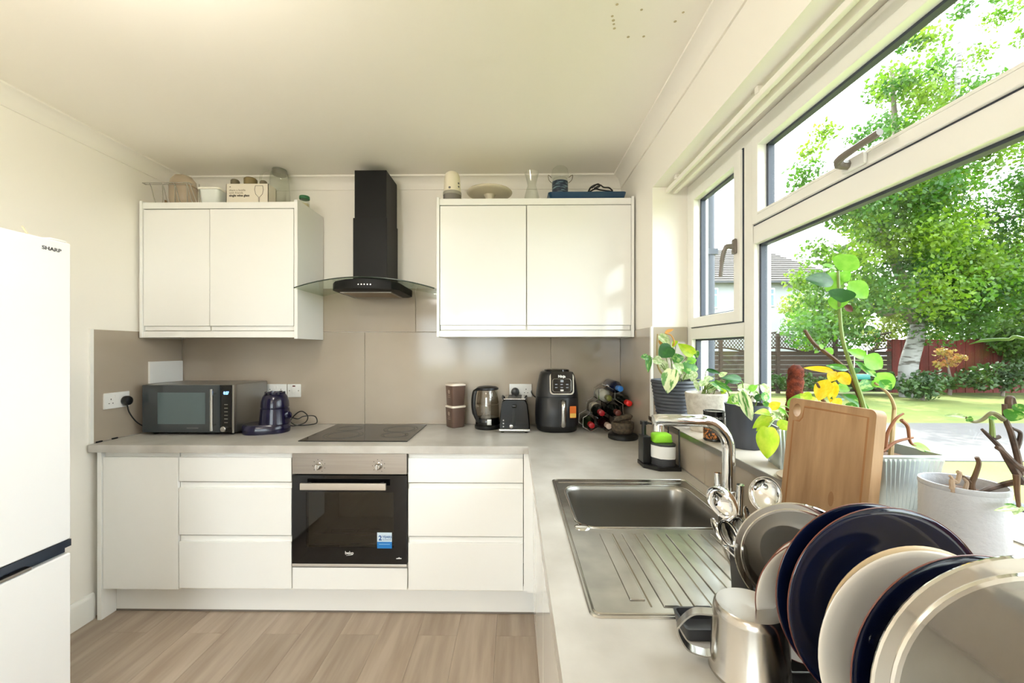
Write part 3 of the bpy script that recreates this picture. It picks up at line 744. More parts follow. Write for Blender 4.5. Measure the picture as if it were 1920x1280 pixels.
def canister(label, z, emblem):
    t = thing('canister', label, 'canister', (-.372, 2.621, z), R(38), 'stacked brown canisters')
    br = M('canister_brown', (104, 82, 72), .32)
    s0, s1 = .044, .0485
    rg = lambda s, zz: [(x, y, zz) for x, y in rrect(-s, s, -s, s, .012, 4)]
    MB().loft([rg(s0 - .003, .0005), rg(s0, .004), rg(s1, .124)]).build('body', br, t, local=True, smooth=50)
    MB().loft([rg(s1 + .001, .1245), rg(s1 + .0025, .127), rg(s1 + .0025, .134), rg(s1, .1365)]).build('lid', M('lid_cream', (240, 228, 214), .35), t, local=True, smooth=50)
    pm = M('canister_print', (166, 148, 136), .5)
    m = MB()
    for k in range(3): m.box(-.016 + .004 * k, .016 - .003 * k, -.0002, .0006, .052 + k * .011, .055 + k * .011)
    m.prism([(x, y) for x, y in arc(0, .088, .012, 0, 360, 12)], 0, .0006, FRONT(0, 0, 0))
    for v in range(len(m.v)): x, y, z_ = m.v[v]; m.v[v] = (x, y - (s0 + (s1 - s0) * (z_ / .12)) - .0002, z_)
    # emblem sits on the left-hand visible face
    M2 = Matrix.Rotation(R(-90), 4, 'Z'); m.v = [tuple(M2 @ Vector(p)) for p in m.v]
    m.build('emblem', pm, t, local=True)
canister('lower of two stacked brown square canisters with cream lids', WT, 0)
canister('upper of two stacked brown square canisters with cream lids', WT + .137, 1)

def kettle():
    c = (-.166, 2.582)
    t = thing('kettle', 'glass kettle with black handle and lid on its base', 'kettle', (*c, WT))
    bp = MATS['black_plastic']
    MB().lathe([(.078, .0005), (.080, .006), (.080, .020), (.074, .026), (0, .026)], (*c, WT), 36).build('power_base', bp, t)
    bnd = MB().lathe([(.074, .026), (.0755, .030), (.0735, .068), (.072, .070), (0, .070)], (*c, WT), 36).build('heater_band', MATS['black_gloss'], t)
    MB().box(c[0] + .002, c[0] + .030, c[1] - .0785, c[1] - .070, WT + .030, WT + .066, bv=.003).build('steel_plate', MATS['steel'], bnd)
    MB().lathe([(.0715, .070), (.0725, .10), (.0705, .16), (.064, .215), (.058, .240), (.056, .240), (.062, .215), (.0685, .16), (.0705, .10), (.0695, .071)], (*c, WT), 40).build('glass_jug', thin_glass('kettle_glass', (242, 240, 236), .10), t)
    MB().ring([(.066, .150), (.069, .150), (.069, .153), (.066, .153)], (*c, WT), 36).build('water_mark', M('scale_ring', (120, 104, 84), .5), t)
    MB().lathe([(.058, .238), (.064, .243), (.063, .252), (.05, .260), (.02, .264), (0, .264)], (*c, WT), 36, sx=1.1).build('lid', bp, t)
    hp = [(c[0] - .045, c[1] - .035, WT + .247), (c[0] - .072, c[1] - .055, WT + .235), (c[0] - .082, c[1] - .062, WT + .17), (c[0] - .075, c[1] - .060, WT + .10), (c[0] - .050, c[1] - .052, WT + .045)]
    MB().tube(spline(hp, 6), [.012] * 6 + [.017] * 13 + [.014] * 6, 12, flat=.75).build('handle', bp, t)
kettle()

def toaster():
    t = thing('toaster', 'black two-slice toaster end-on with chrome base trim', 'toaster', (.006, 2.545, WT), R(-2))
    bk = M('toaster_black', (4, 4, 5), .14)
    def sec(y, k=1.0):
        pts = [(-.091, .022), (-.089, .06), (-.083, .12), (-.076, .172), (-.068, .190), (-.055, .196), (.055, .196), (.068, .190), (.076, .172), (.083, .12), (.089, .06), (.091, .022)]
        return [(x * k, y, z if z < .05 else .022 + (z - .022) * (1 - (1 - k) * .5)) for x, z in pts]
    MB().loft([sec(-.118, .94), sec(-.110, .985), sec(-.10), sec(.11), sec(.12, .96)]).build('body', bk, t, local=True, smooth=50)
    MB().box(-.093, .093, -.121, .122, .006, .024, bv=.006, seg=3).build('base_trim', M('trim_chrome', (205, 205, 205), .15, .9), t, local=True)
    for a in (-.07, .07):
        for b in (-.1, .1): MB().lathe([(.01, .0003), (.011, .0065), (0, .0065)], (a, b, 0), 10).build('foot', MATS['black_matt'], t, local=True)
    tp = MB().box(-.064, .064, -.105, .112, .192, .2, bv=.003).build('top_plate', MATS['steel'], t, local=True)
    for x in (-.028, .028): MB().box(x - .013, x + .013, -.085, .092, .1985, .2008).build('slot', MATS['black_matt'], tp, local=True)
    for s in (-1, 1): MB().tube([(s * .062, -.1, .192), (s * .07, -.1, .205), (s * .07, -.07, .213), (s * .062, -.05, .2)], .005, 8).build('lifter', MATS['black_plastic'], t, local=True)
    MB().box(-.0095, .0095, -.1215, -.115, .045, .165, bv=.003).build('lever_track', MATS['black_matt'], t, local=True)
    MB().box(-.014, .014, -.139, -.119, .150, .168, bv=.005).build('lever', bk, t, local=True)
    MB().lathe([(.011, 0), (.011, .012), (.008, .014), (0, .014)], (0, 0, 0), 20, mat=TM(-.018, -.119, .040, PI / 2)).build('dial', MATS['steel'], t, local=True)
    for z in (.038, .056, .074): MB().lathe([(.0045, 0), (.004, .004), (0, .004)], (0, 0, 0), 12, mat=TM(-.064, -.118, z, PI / 2)).build('button', MATS['steel'], t, local=True)
toaster()

def air_fryer():
    cx, cy = .262, 2.548
    t = thing('air_fryer', 'dark grey air fryer with control screen and steel basket handle', 'air fryer', (cx, cy, WT))
    dk = M('fryer_grey', (31, 32, 35), .38)
    def sec(z, a, b, n=2.6):
        out = []
        for k in range(40):
            th = 2 * PI * k / 40; c, s = math.cos(th), math.sin(th)
            out.append((cx + a * math.copysign(abs(c) ** (2 / n), c), cy + b * math.copysign(abs(s) ** (2 / n), s), WT + z))
        return out
    MB().loft([sec(.0005, .112, .118), sec(.006, .120, .124), sec(.038, .126, .129)]).build('base', MATS['black_matt'], t, smooth=50)
    bd = MB().loft([sec(.038, .130, .132), sec(.10, .132, .134), sec(.205, .128, .130), sec(.207, .1255, .1275), sec(.210, .1255, .1275), sec(.212, .128, .130), sec(.28, .118, .122), sec(.335, .106, .112), sec(.352, .098, .105), sec(.358, .08, .09)]).build('body', dk, t, smooth=50)
    MB().loft([sec(.356, .078, .085), sec(.368, .074, .08), sec(.372, .06, .066)]).build('top_vent', MATS['black_gloss'], t, smooth=40)
    fy = lambda z: cy - (.130 - (max(z - .212, 0) / .14) * .022) - .0015
    # sloped control panel with silver surround
    def pan(hw, z0, z1, r, d):
        q = rrect(-hw, hw, z0, z1, r, 6)
        return [(cx + .018 + x, fy(z) - d, WT + z) for x, z in q]
    f0 = pan(.071, .226, .352, .022, .002); f1 = pan(.071, .226, .352, .022, -.02)
    MB().loft([f1, f0]).build('panel_frame', MATS['steel'], t, smooth=50)
    g0 = pan(.064, .2335, .360, .018, .0035); g1 = pan(.064, .2335, .360, .018, -.02)
    sc = MB().loft([g1, g0]).build('screen', MATS['black_gloss'], t, smooth=50)
    tm = Matrix.Translation((cx + .018, fy(.32) - .0045, WT + .332)) @ Matrix.Rotation(PI / 2 - R(8.5), 4, 'X')
    text('Ninja', .020, M('print_white', (225, 225, 225), .5), sc, tm, 'logo', bold=.0008)
    pr = M('print_grey', (140, 146, 156), .5)
    m = MB()
    for r in range(2):
        for c in range(3): m.box(cx + .018 - .040 + c * .032, cx + .018 - .026 + c * .032, fy(.285 - r * .018) - .0043, fy(.285 - r * .018) - .003, WT + .283 - r * .018, WT + .288 - r * .018)
    m.box(cx + .018 - .008, cx + .018 + .010, fy(.30) - .0043, fy(.3) - .003, WT + .298, WT + .312)
    m.build('key_print', pr, sc)
    MB().tube([(cx + .018 + x, fy(z) - .004, WT + z) for x, z in rrect(-.054, .054, .242, .318, .014, 5)], .0011, 6, closed=True).build('key_border', MATS['steel'], sc)
    MB().box(cx + .018 - .010, cx + .018 + .010, fy(.252) - .0055, fy(.252), WT + .246, WT + .256, bv=.003).build('start_button', MATS['white_plastic'], sc)
    hx = cx + .022
    MB().box(hx - .022, hx + .022, cy - .136, cy - .12, WT + .035, WT + .195, bv=.008).build('handle_recess', MATS['black_matt'], t)
    MB().tube(spline([(hx, cy - .130, WT + .190), (hx, cy - .155, WT + .188), (hx, cy - .176, WT + .165), (hx, cy - .178, WT + .10), (hx, cy - .170, WT + .052), (hx, cy - .135, WT + .046)], 5), .0135, 12, flat=.6).build('handle', MATS['steel'], t)
    sx = cx + .082
    so = MB().prism(rrect(-.019, .019, -.034, .034, .003), 0, .0012, TM(sx, cy - .1295, WT + .125, PI / 2, 0, R(10))).build('sticker', M('sticker_orange', (214, 110, 40), .4), t)
    MB().prism(rrect(-.018, .018, -.032, -.008, .003), .0012, .0016, TM(sx, cy - .1295, WT + .125, PI / 2, 0, R(10))).build('food_print', M('sticker_yellow', (226, 186, 92), .4), so)
    cabl = [(cx - .125, cy + .05, WT + .19), (cx - .140, cy + .07, WT + .20), (cx - .150, cy + .10, WT + .215), (cx - .148, cy + .142, WT + .22)]
    MB().tube(spline(cabl, 5), .004, 8).build('cable', MATS['black_plastic'], t)
air_fryer()

# wine rack: hexagon wire cells, bottles lie neck forward
RX, RZ, HR = .547, WT, .0545
cells = []
FYR, BYR = 2.462, 2.612
w_ = HR * math.sqrt(3)
x0c = at(1108, 0, FYR).x
for row, n in ((0, 3), (1, 2), (2, 1)):
    for k in range(n): cells.append((x0c + (k + row * .5) * w_, WT + .003 + HR + row * HR * 1.5))
t = thing('wine_rack', 'chrome wire wine rack of hexagon cells in the corner', 'wine rack', (x0c + w_, 2.53, WT))
for cx, cz in cells:
    for y in (FYR, BYR): MB().tube([(cx + HR * math.sin(R(60 * k)), y, cz - HR * math.cos(R(60 * k))) for k in range(6)], .0026, 6, closed=True).build('cell_wire', MATS['chrome'], t)
    MB().tube([(cx, FYR, cz - HR), (cx, BYR, cz - HR)], .0024, 6).build('cross_wire', MATS['chrome'], t)
def bottle(label, x, z, glass, cap, lab=None, y0=2.375, tilt=0.0):
    t = thing('wine_bottle', label, 'bottle', (x, 2.53, z - .037))
    mt = TM(x, 2.684, z, PI / 2 + tilt)
    L = 2.684 - y0
    pr = [(0, .006), (.020, .001), (.034, .004), (.037, .014), (.037, L - .125), (.034, L - .105), (.022, L - .085), (.0155, L - .07), (.0145, L - .03), (.016, L - .028), (.016, L - .004), (0, L - .003)]
    MB().lathe(pr, n=28, mat=mt).build('glass', glass, t)
    MB().lathe([(.0165, L - .058), (.0168, L - .002), (.013, L), (0, L)], n=20, mat=mt).build('cap', cap, t)
    if lab: MB().lathe([(.0374, L - .235), (.0376, L - .234), (.0376, L - .135), (.0374, L - .134)], n=28, mat=mt).build('label', lab, t)
gd = M('bottle_dark', (20, 24, 20), .06); gr = M('bottle_red', (40, 12, 16), .07); gw = M('bottle_white', (196, 196, 186), .25); gb = M('bottle_blue', (18, 24, 58), .08)
lw_ = M('label_white', (206, 198, 180), .6)
dz = -.014
bottle('green wine bottle with small red cap, lowest left in wine rack', cells[0][0], cells[0][1] + dz, M('bottle_green', (34, 46, 26), .07), M('cap_red', (170, 24, 30), .35), y0=2.43)
bottle('dark red bottle with pale cap top, lower middle of wine rack', cells[1][0], cells[1][1] + dz, gr, M('cap_pale', (214, 190, 176), .4), y0=2.405)
bottle('white-labelled dark bottle with crimson cap, middle left in wine rack', cells[3][0], cells[3][1] + dz, gd, M('cap_crimson', (150, 20, 30), .35), lw_)
bottle('dark bottle with brownish cap, middle right of wine rack', cells[4][0], cells[4][1] + dz, gd, M('cap_brown', (104, 52, 44), .4))
bottle('white bottle with green neck at the top of wine rack', cells[5][0], cells[5][1] + dz, gw, M('cap_olive', (92, 92, 30), .35), M('label_grey', (190, 190, 180), .6), y0=2.40)
bottle('dark blue bottle with bright blue cap resting on the wine rack', cells[5][0] + w_ * .62, cells[5][1] + HR * .80, gb, M('cap_blue', (40, 110, 190), .35))
bottle('dark bottle with bright red cap resting on the rack by the wall', cells[4][0] + w_ * .70, cells[4][1] + HR * .72, gd, M('cap_scarlet', (226, 30, 24), .35), y0=2.39)

def mortar():
    c = (.600, 2.290)
    t = thing('mortar', 'dark stone mortar standing on a round black base in the corner', 'mortar', (*c, WT))
    sm = M('stone_dark', (62, 52, 42), .75, var=(60, .4, .65), rgb2=(92, 80, 64), bump=(90, .5))
    MB().lathe([(.076, .0004), (.080, .004), (.080, .020), (.074, .026), (.060, .030), (0, .030)], (*c, WT), 36).build('stand', MATS['black_matt'], t)
    MB().lathe([(.046, .030), (.056, .040), (.061, .06), (.061, .088), (.058, .091), (.052, .088), (.046, .06), (.02, .045), (0, .044)], (*c, WT), 36).build('bowl', sm, t)
    p0, p1 = Vector((c[0] - .048, c[1] - .01, WT + .104)), Vector((c[0] + .055, c[1] + .01, WT + .122))
    pts = [p0 + (p1 - p0) * k / 8 for k in range(9)]
    o = MB().tube(pts, [.004, .014, .016, .015, .0145, .016, .018, .016, .005], 14).build('pestle', sm)
    tag(o, 'dark stone pestle lying across the mortar', 'pestle')
mortar()
# ================================================================== ON TOP OF THE LEFT WALL CABINET
LT = 2.257                                    # top board of the left cabinet
def wire_rack():
    t = thing('wire_rack', 'chrome wire plate rack lying on the cabinet corner', 'wire rack', (-2.08, 2.44, LT))
    ch = MATS['steel']
    zt = at(0, 345, 2.40).z
    a = [at(229, 345, 2.40), at(330, 346, 2.40)]
    a[0].x = max(a[0].x, XL + .02)
    MB().tube([(XL + .02, 2.395, zt), (-1.90, 2.395, zt)], .0028, 6).build('rail', ch, t)
    MB().tube([(XL + .02, 2.417, zt), (-1.90, 2.417, zt)], .0028, 6).build('rail', ch, t)
    MB().tube([(-1.90, 2.395, zt), (-1.87, 2.41, LT + .006)], .0028, 6).build('rail', ch, t)
    MB().tube([(XL + .02, 2.395, zt), (XL + .02, 2.417, zt)], .0028, 6).build('rail', ch, t)
    for k in range(4):
        x = -2.14 + k * .073
        MB().tube(spline([(x, 2.395, zt), (x + .012, 2.398, zt - .03), (x + .03, 2.402, LT + .012), (x + .05, 2.408, LT + .004), (x + .065, 2.413, LT + .012), (x + .06, 2.417, zt)], 5), .0026, 6).build('loop', ch, t)
wire_rack()
c = at(344, 0, 2.49)
t = thing('smoked_jar', 'rounded smoky brown glass jar in the corner on the left cabinet', 'jar', (c.x, 2.49, LT))
sm_ = M('brown_glass', (204, 182, 154), .3, alpha=.5)
MB().lathe([(.052, .0005), (.064, .01), (.071, .05), (.071, .12), (.064, .165), (.045, .192), (.02, .202), (0, .203)], (c.x, 2.49, LT), 36).build('body', sm_, t, smooth=60)
MB().ring([(.068, .125), (.0725, .125), (.0725, .129), (.068, .129)], (c.x, 2.49, LT), 36).build('lid_rim', M('brown_glass2', (160, 132, 100), .3), t)
c2 = at(314, 0, 2.62)
t = thing('tumbler', 'small amber tumbler beside the round dish on the left cabinet', 'tumbler', (c2.x, 2.585, LT))
MB().lathe([(.020, .0005), (.021, .003), (.027, .085), (.025, .085), (.019, .006), (0, .005)], (c2.x, 2.585, LT), 24).build('glass', M('amber_glass', (176, 140, 96), .15, alpha=.6), t)
def tub():
    x0, x1 = at(370, 0, 2.40).x, at(409, 0, 2.40).x
    t = thing('storage_tub', 'white plastic tub with lid on the left cabinet', 'tub', ((x0 + x1) / 2, 2.47, LT))
    wp = M('tub_white', (226, 230, 226), .35)
    rg = lambda i, z: [(x, y, LT + z) for x, y in rrect(x0 + i, x1 - i, 2.40 + i, 2.56 - i, .02, 4)]
    MB().loft([rg(.012, .0005), rg(.010, .003), rg(.002, .085)]).build('body', wp, t, smooth=50)
    MB().loft([rg(-.003, .0855), rg(-.004, .088), rg(-.004, .095), rg(0, .098)]).build('lid', M('tub_lid', (240, 236, 224), .35), t, smooth=50)
tub()
def box_glass():
    x0, x1, y0, y1, z1 = at(424, 0, 2.42).x, at(503, 0, 2.42).x, 2.42, 2.50, at(0, 347, 2.42).z
    t = thing('wine_glass_box', 'cream cardboard wine glass box with printed text on the left cabinet', 'box', ((x0 + x1) / 2, 2.5, LT))
    m = MB().box(x0, x1, y0, y0 + .003, LT + .0005, z1).box(x0, x1, y1 - .003, y1, LT + .0005, z1).box(x0, x0 + .003, y0, y1, LT + .0005, z1).box(x1 - .003, x1, y0, y1, LT + .0005, z1).box(x0, x1, y0, y1, LT + .0005, LT + .004)
    b = m.build('carton', M('carton', (228, 220, 204), .6), t)
    dk = M('print_dark', (66, 58, 48), .6); lt = M('print_light', (140, 126, 106), .6)
    zz = z1 - .022; xx = x0 + .018
    for s, mt, sz, bo in (('share a bottle', lt, .0175, 0), ('with friends', lt, .0175, 0), ('single wine glass', dk, .0185, .0006)):
        zz -= .0158
        text(s, sz, mt, b, FRONT(xx, y0 - .0003, zz), 'lettering', 'LEFT', bo)
    MB().prism([(-.005, -.002), (0, .004), (.005, -.002)], 0, .0005, FRONT(xx + .006, y0, z1 - .018)).build('emblem', dk, b)
    gx = x1 - .055
    pts = [(gx - .022, z1 - .012), (gx - .026, z1 - .035), (gx - .020, z1 - .062), (gx - .003, z1 - .080), (gx - .002, LT + .004)]
    m = MB()
    for s in (1, -1): m.tube([(gx + (p[0] - gx) * s, y0 - .0004, p[1]) for p in pts], .0011, 5)
    m.tube([(gx - .022, y0 - .0004, z1 - .012), (gx + .022, y0 - .0004, z1 - .012)], .0011, 5)
    m.build('glass_drawing', dk, b)
    # things poking out of the box, each its own
    for k, (px, py, r, lab, colr) in enumerate(((441, 341, .024, 'dark flat lid poking out at the left of the box', (112, 102, 78)), (470, 338, .036, 'olive round pot poking out of the middle of the box', (128, 112, 72)), (494, 343, .020, 'grey-brown knob poking out at the right of the box', (118, 108, 88)))):
        q = at(px, py, 2.46)
        o = MB().lathe([(r * .9, -.10), (r, -.02), (r, .004), (r * .8, .011), (0, .014)], (q.x, 2.46, q.z), 22).build('stored_pot', M('pot_%d' % k, colr, .5))
        tag(o, lab, 'pot')
box_glass()
def jug():
    c = at(524, 0, 2.57); z1 = at(0, 318, 2.57).z; H = z1 - LT
    t = thing('glass_jug', 'tall clear glass jug with steel lid and looped handle on left cabinet', 'jug', (c.x, 2.57, LT))
    pr = [(.060, .0005), (.063, .006)]
    for k in range(1, 17): pr.append((.063 - .012 * (k / 16) ** 2 + (.0012 if k % 2 else 0), .006 + (H - .055) * k / 16))
    pr += [(.044, H - .025), (.044, H - .008)]
    pi = [(r - .003, z + .002) for r, z in pr[::-1]]
    MB().lathe(pr + pi + [(0, .006)], (c.x, 2.57, LT), 32).build('body', MATS['clear_glass'], t, smooth=60)
    MB().lathe([(.040, H - .045), (.040, H - .012), (.048, H - .010), (.049, H + .002), (.044, H + .006), (.02, H + .006), (.018, H + .012), (0, H + .012)], (c.x, 2.57, LT), 28).build('lid', MATS['steel'], t)
    MB().tube(spline([(c.x - .042, 2.56, LT + H - .03), (c.x - .075, 2.55, LT + H - .025), (c.x - .098, 2.54, LT + H - .06), (c.x - .098, 2.54, LT + .11), (c.x - .058, 2.55, LT + .06)], 6), .0075, 10).build('handle', MATS['clear_glass'], t)
jug()
def small_jar():
    c = at(571, 0, 2.455); z1 = at(0, 366, 2.455).z
    c.x = -1.300
    c = Vector((at(571, 0, 2.52).x, 2.52, LT)); c.x = min(c.x, -1.285)
    t = thing('small_jar', 'small jar with green lid at the right edge of the left cabinet', 'jar', (c.x, 2.52, LT))
    MB().lathe([(.026, .0005), (.029, .005), (.029, .055), (.025, .062), (.023, .062), (.026, .054), (.026, .006), (0, .005)], (c.x, 2.52, LT), 26).build('glass', MATS['clear_glass'], t)
    MB().lathe([(.024, .007), (.0255, .008), (.0255, .035), (0, .036)], (c.x, 2.52, LT), 22).build('contents', M('jar_cream', (226, 212, 178), .7), t)
    MB().lathe([(.0285, .062), (.030, .064), (.030, .079), (.028, .082), (0, .081)], (c.x, 2.52, LT), 26).build('lid', M('lid_green', (40, 104, 62), .35), t)
small_jar()

# ================================================================== ON TOP OF THE RIGHT WALL CABINET
RT = 2.270
def grinder():
    c = at(848, 0, 2.45); z1 = at(0, 329, 2.45).z; H = z1 - RT
    t = thing('food_chopper', 'white and grey electric chopper at the left of the right cabinet', 'chopper', (c.x, 2.45, RT))
    wp = M('warm_white', (238, 230, 208), .3)
    MB().lathe([(.050, .0005), (.053, .004), (.054, .028), (.053, .040), (0, .040)], (c.x, 2.45, RT), 32).build('bowl', M('grey_clear', (120, 116, 110), .2), t)
    MB().lathe([(.0545, .040), (.0545, .058), (.053, .060), (0, .060)], (c.x, 2.45, RT), 32).build('collar', M('collar_grey', (160, 156, 144), .4), t)
    MB().lathe([(.052, .060), (.050, .08), (.046, H - .03), (.040, H - .010), (.028, H), (0, H + .001)], (c.x, 2.45, RT), 32).build('motor', wp, t, smooth=60)
    MB().lathe([(.0075, 0), (.0065, .003), (0, .003)], n=14, mat=TM(c.x - .008, 2.45 - .0492, RT + .073, PI / 2)).build('badge', MATS['mid_grey'], t)
    for dz_ in (.085, .105): MB().lathe([(.006, 0), (.0055, .003), (0, .003)], n=12, mat=TM(c.x + .040, 2.45 - .026, RT + dz_, PI / 2, 0, R(55))).build('screw', MATS['mid_grey'], t)
grinder()
def cake_stand():
    c = at(918, 0, 2.545)
    t = thing('cake_stand', 'cream china cake stand seen from below on the right cabinet', 'cake stand', (c.x, 2.545, RT))
    cm = M('stand_cream', (222, 212, 190), .3)
    MB().lathe([(0, .088), (.05, .089), (.110, .093), (.130, .100), (.137, .099), (.140, .094), (.136, .088), (.120, .084), (.04, .080), (0, .079)], (c.x, 2.545, RT), 52).build('plate', cm, t, smooth=60)
    MB().lathe([(.052, .0005), (.054, .004), (.030, .012), (.022, .030), (.022, .05), (.030, .072), (.036, .080), (0, .080)], (c.x, 2.545, RT), 30).build('foot', cm, t, smooth=60)
cake_stand()
def carafe():
    c = at(997, 0, 2.50); H = at(0, 330, 2.5).z - RT
    t = thing('carafe', 'clear glass carafe with pinched waist on the right cabinet', 'carafe', (c.x, 2.50, RT))
    pr = [(.050, .0005), (.052, .005), (.048, .035), (.032, H * .5), (.026, H * .60), (.030, H * .72), (.044, H)]
    MB().lathe(pr + [(r - .0025, z + .001) for r, z in pr[::-1]] + [(0, .004)], (c.x, 2.5, RT), 32).build('glass', MATS['clear_glass'], t, smooth=60)
carafe()
def tray():
    x0, x1 = at(1028, 0, 2.41).x, at(1175, 0, 2.41).x
    t = thing('blue_tray', 'dark blue plastic tray on the right cabinet', 'tray', ((x0 + x1) / 2, 2.49, RT))
    bl = M('tray_blue', (20, 62, 96), .3)
    o0 = [(x, y, RT + .0005) for x, y in rrect(x0 + .02, x1 - .012, 2.425, 2.57, .02, 4)]; o1 = [(x, y, RT + .046) for x, y in rrect(x0, x1, 2.405, 2.59, .02, 4)]
    i1 = [(x, y, RT + .046) for x, y in rrect(x0 + .005, x1 - .005, 2.410, 2.585, .018, 4)]; i0 = [(x, y, RT + .005) for x, y in rrect(x0 + .024, x1 - .016, 2.429, 2.566, .018, 4)]
    MB().loft([o0, o1, i1, i0]).build('shell', bl, t, smooth=45)
    return RT + .005
TZ = tray()
def clip_jar():
    c = at(1050, 0, 2.49); H = at(0, 320, 2.49).z - TZ
    t = thing('clip_jar', 'clip-top glass jar with navy label standing in the blue tray', 'jar', (c.x, 2.49, TZ))
    MB().lathe([(.044, .001), (.047, .006), (.047, H * .62), (.042, H * .68), (.040, H * .68), (.044, H * .6), (.044, .008), (0, .006)], (c.x, 2.49, TZ), 32).build('body', MATS['clear_glass'], t)
    MB().lathe([(.0475, .030), (.0478, .031), (.0478, H * .58), (.0475, H * .585)], (c.x, 2.49, TZ), 32).build('label', M('label_navy', (26, 40, 62), .4, var=(60, .55, .6), rgb2=(120, 150, 160), stretch=(.3, .3, 3)), t)
    MB().lathe([(.045, H * .70), (.052, H * .72), (.052, H * .80), (.046, H * .93), (.03, H), (0, H)], (c.x, 2.49, TZ), 32).build('lid', MATS['clear_glass'], t)
    for s in (-1, 1): MB().tube(spline([(c.x + s * .05, 2.48, TZ + H * .55), (c.x + s * .068, 2.47, TZ + H * .62), (c.x + s * .072, 2.47, TZ + H * .75), (c.x + s * .052, 2.48, TZ + H * .70)], 5), .0018, 6).build('clip_wire', M('wire_brown', (120, 108, 80), .35, .8), t)
clip_jar()
c = at(1090, 0, 2.5)
o = MB().lathe([(.045, .0005), (.048, .004), (.047, .052), (.043, .056), (0, .056)], (c.x, 2.49, TZ), 30, sx=.9).build('plastic_lid', M('lid_offwhite', (232, 224, 200), .4)); tag(o, 'off-white round tub lid in the blue tray', 'lid')
def strap():
    t = thing('black_strap', 'crumpled black strap heaped in the blue tray', 'strap', (at(1127, 0, 2.46).x, 2.46, TZ))
    for pts in ([(1103, 360), (1108, 351), (1118, 346), (1126, 347), (1132, 351), (1142, 352), (1148, 357)], [(1106, 359), (1116, 354), (1126, 356), (1140, 358), (1149, 359)], [(1110, 352), (1120, 345), (1124, 348), (1114, 354)], [(1103, 361), (1125, 360), (1150, 361)]):
        MB().tube(spline([at(a, b, 2.45 + .01 * (i % 2)) for i, (a, b) in enumerate(pts)], 5), .007, 8, flat=.6).build('band', MATS['black_matt'], t)
    MB().box(at(1106, 0, 2.45).x, at(1147, 0, 2.45).x, 2.44, 2.5, TZ, TZ + .028, bv=.01).build('pouch', MATS['black_matt'], t)
strap()
# ================================================================== ROUND THE SINK
def soap_caddy():
    t = thing('soap_caddy', 'black and white soap dispenser caddy in the corner behind the sink', 'soap dispenser', (.605, 1.735, WT))
    x0, x1, y0, y1 = .535, .672, 1.668, 1.80
    tray = [(x0, y1), (x0, y0 + .05), (x0 + .05, y0), (x1, y0), (x1, y1)]
    MB().prism(tray, WT + .0005, WT + .016).build('tray', MATS['black_plastic'], t)
    MB().box(x0 + .002, x0 + .035, y0 + .06, y1 - .004, WT + .016, WT + .128, bv=.004).build('bottle', MATS['black_plastic'], t)
    def sec(z, i=0): return [(x, y, WT + z) for x, y in [(x0 + .037 + i, y1 - .01), (x0 + .037 + i, y0 + .055 + i), (x0 + .06, y0 + .018 + i), (x0 + .09, y0 + .010 + i), (x1 - .022 - i, y0 + .014 + i), (x1 - .012 - i, y0 + .03), (x1 - .012 - i, y1 - .01)]]
    MB().loft([sec(.016), sec(.045)]).build('holder_base', MATS['dark_grey'], t, smooth=60)
    MB().loft([sec(.045, -.001), sec(.095, -.002)]).build('holder', MATS['white_plastic'], t, smooth=60)
    MB().loft([sec(.0952, -.001), sec(.104, -.001)]).build('holder_tray', MATS['dark_grey'], t, smooth=60)
    p = MB().tube([(x0 + .018, y1 - .03, WT + .128), (x0 + .018, y1 - .03, WT + .17)], .010, 12).build('pump', MATS['black_plastic'], t)
    MB().tube([(x0 + .018, y1 - .03, WT + .172), (x0 + .018, y1 - .03, WT + .186)], .016, 14).build('pump_head', MATS['black_plastic'], p)
    MB().tube([(x0 + .018, y1 - .03, WT + .18), (x0 + .05, y1 - .04, WT + .176)], .005, 8).build('nozzle', MATS['black_plastic'], p)
    MB().tube([(x1 - .006, y1 - .006, WT + .016), (x1 - .006, y1 - .006, WT + .165), (x1 - .006, y0 + .01, WT + .165), (x1 - .006, y0 + .006, WT + .016)], .0032, 8).build('cloth_bar', MATS['black_plastic'], t)
    q = MB(); rg = []
    cx, cy = x0 + .082, y0 + .075
    for k, z in enumerate((.1045, .108, .120, .134, .138)):
        g = (0, .004, .004, .004, 0)[k]
        rg.append([(cx + x * (1 - .12 * (.02 if k < 2 else 1)), cy + y, WT + z + .10 * (x * .12)) for x, y in rrect(-.042 + (.006 - g), .042 - (.006 - g), -.03 - g * .5, .03 + g * .5, .01, 4)])
    o = MB().loft(rg).build('sponge', MATS['lime'], smooth=60); tag(o, 'bright green sponge on top of the soap caddy', 'sponge')
soap_caddy()

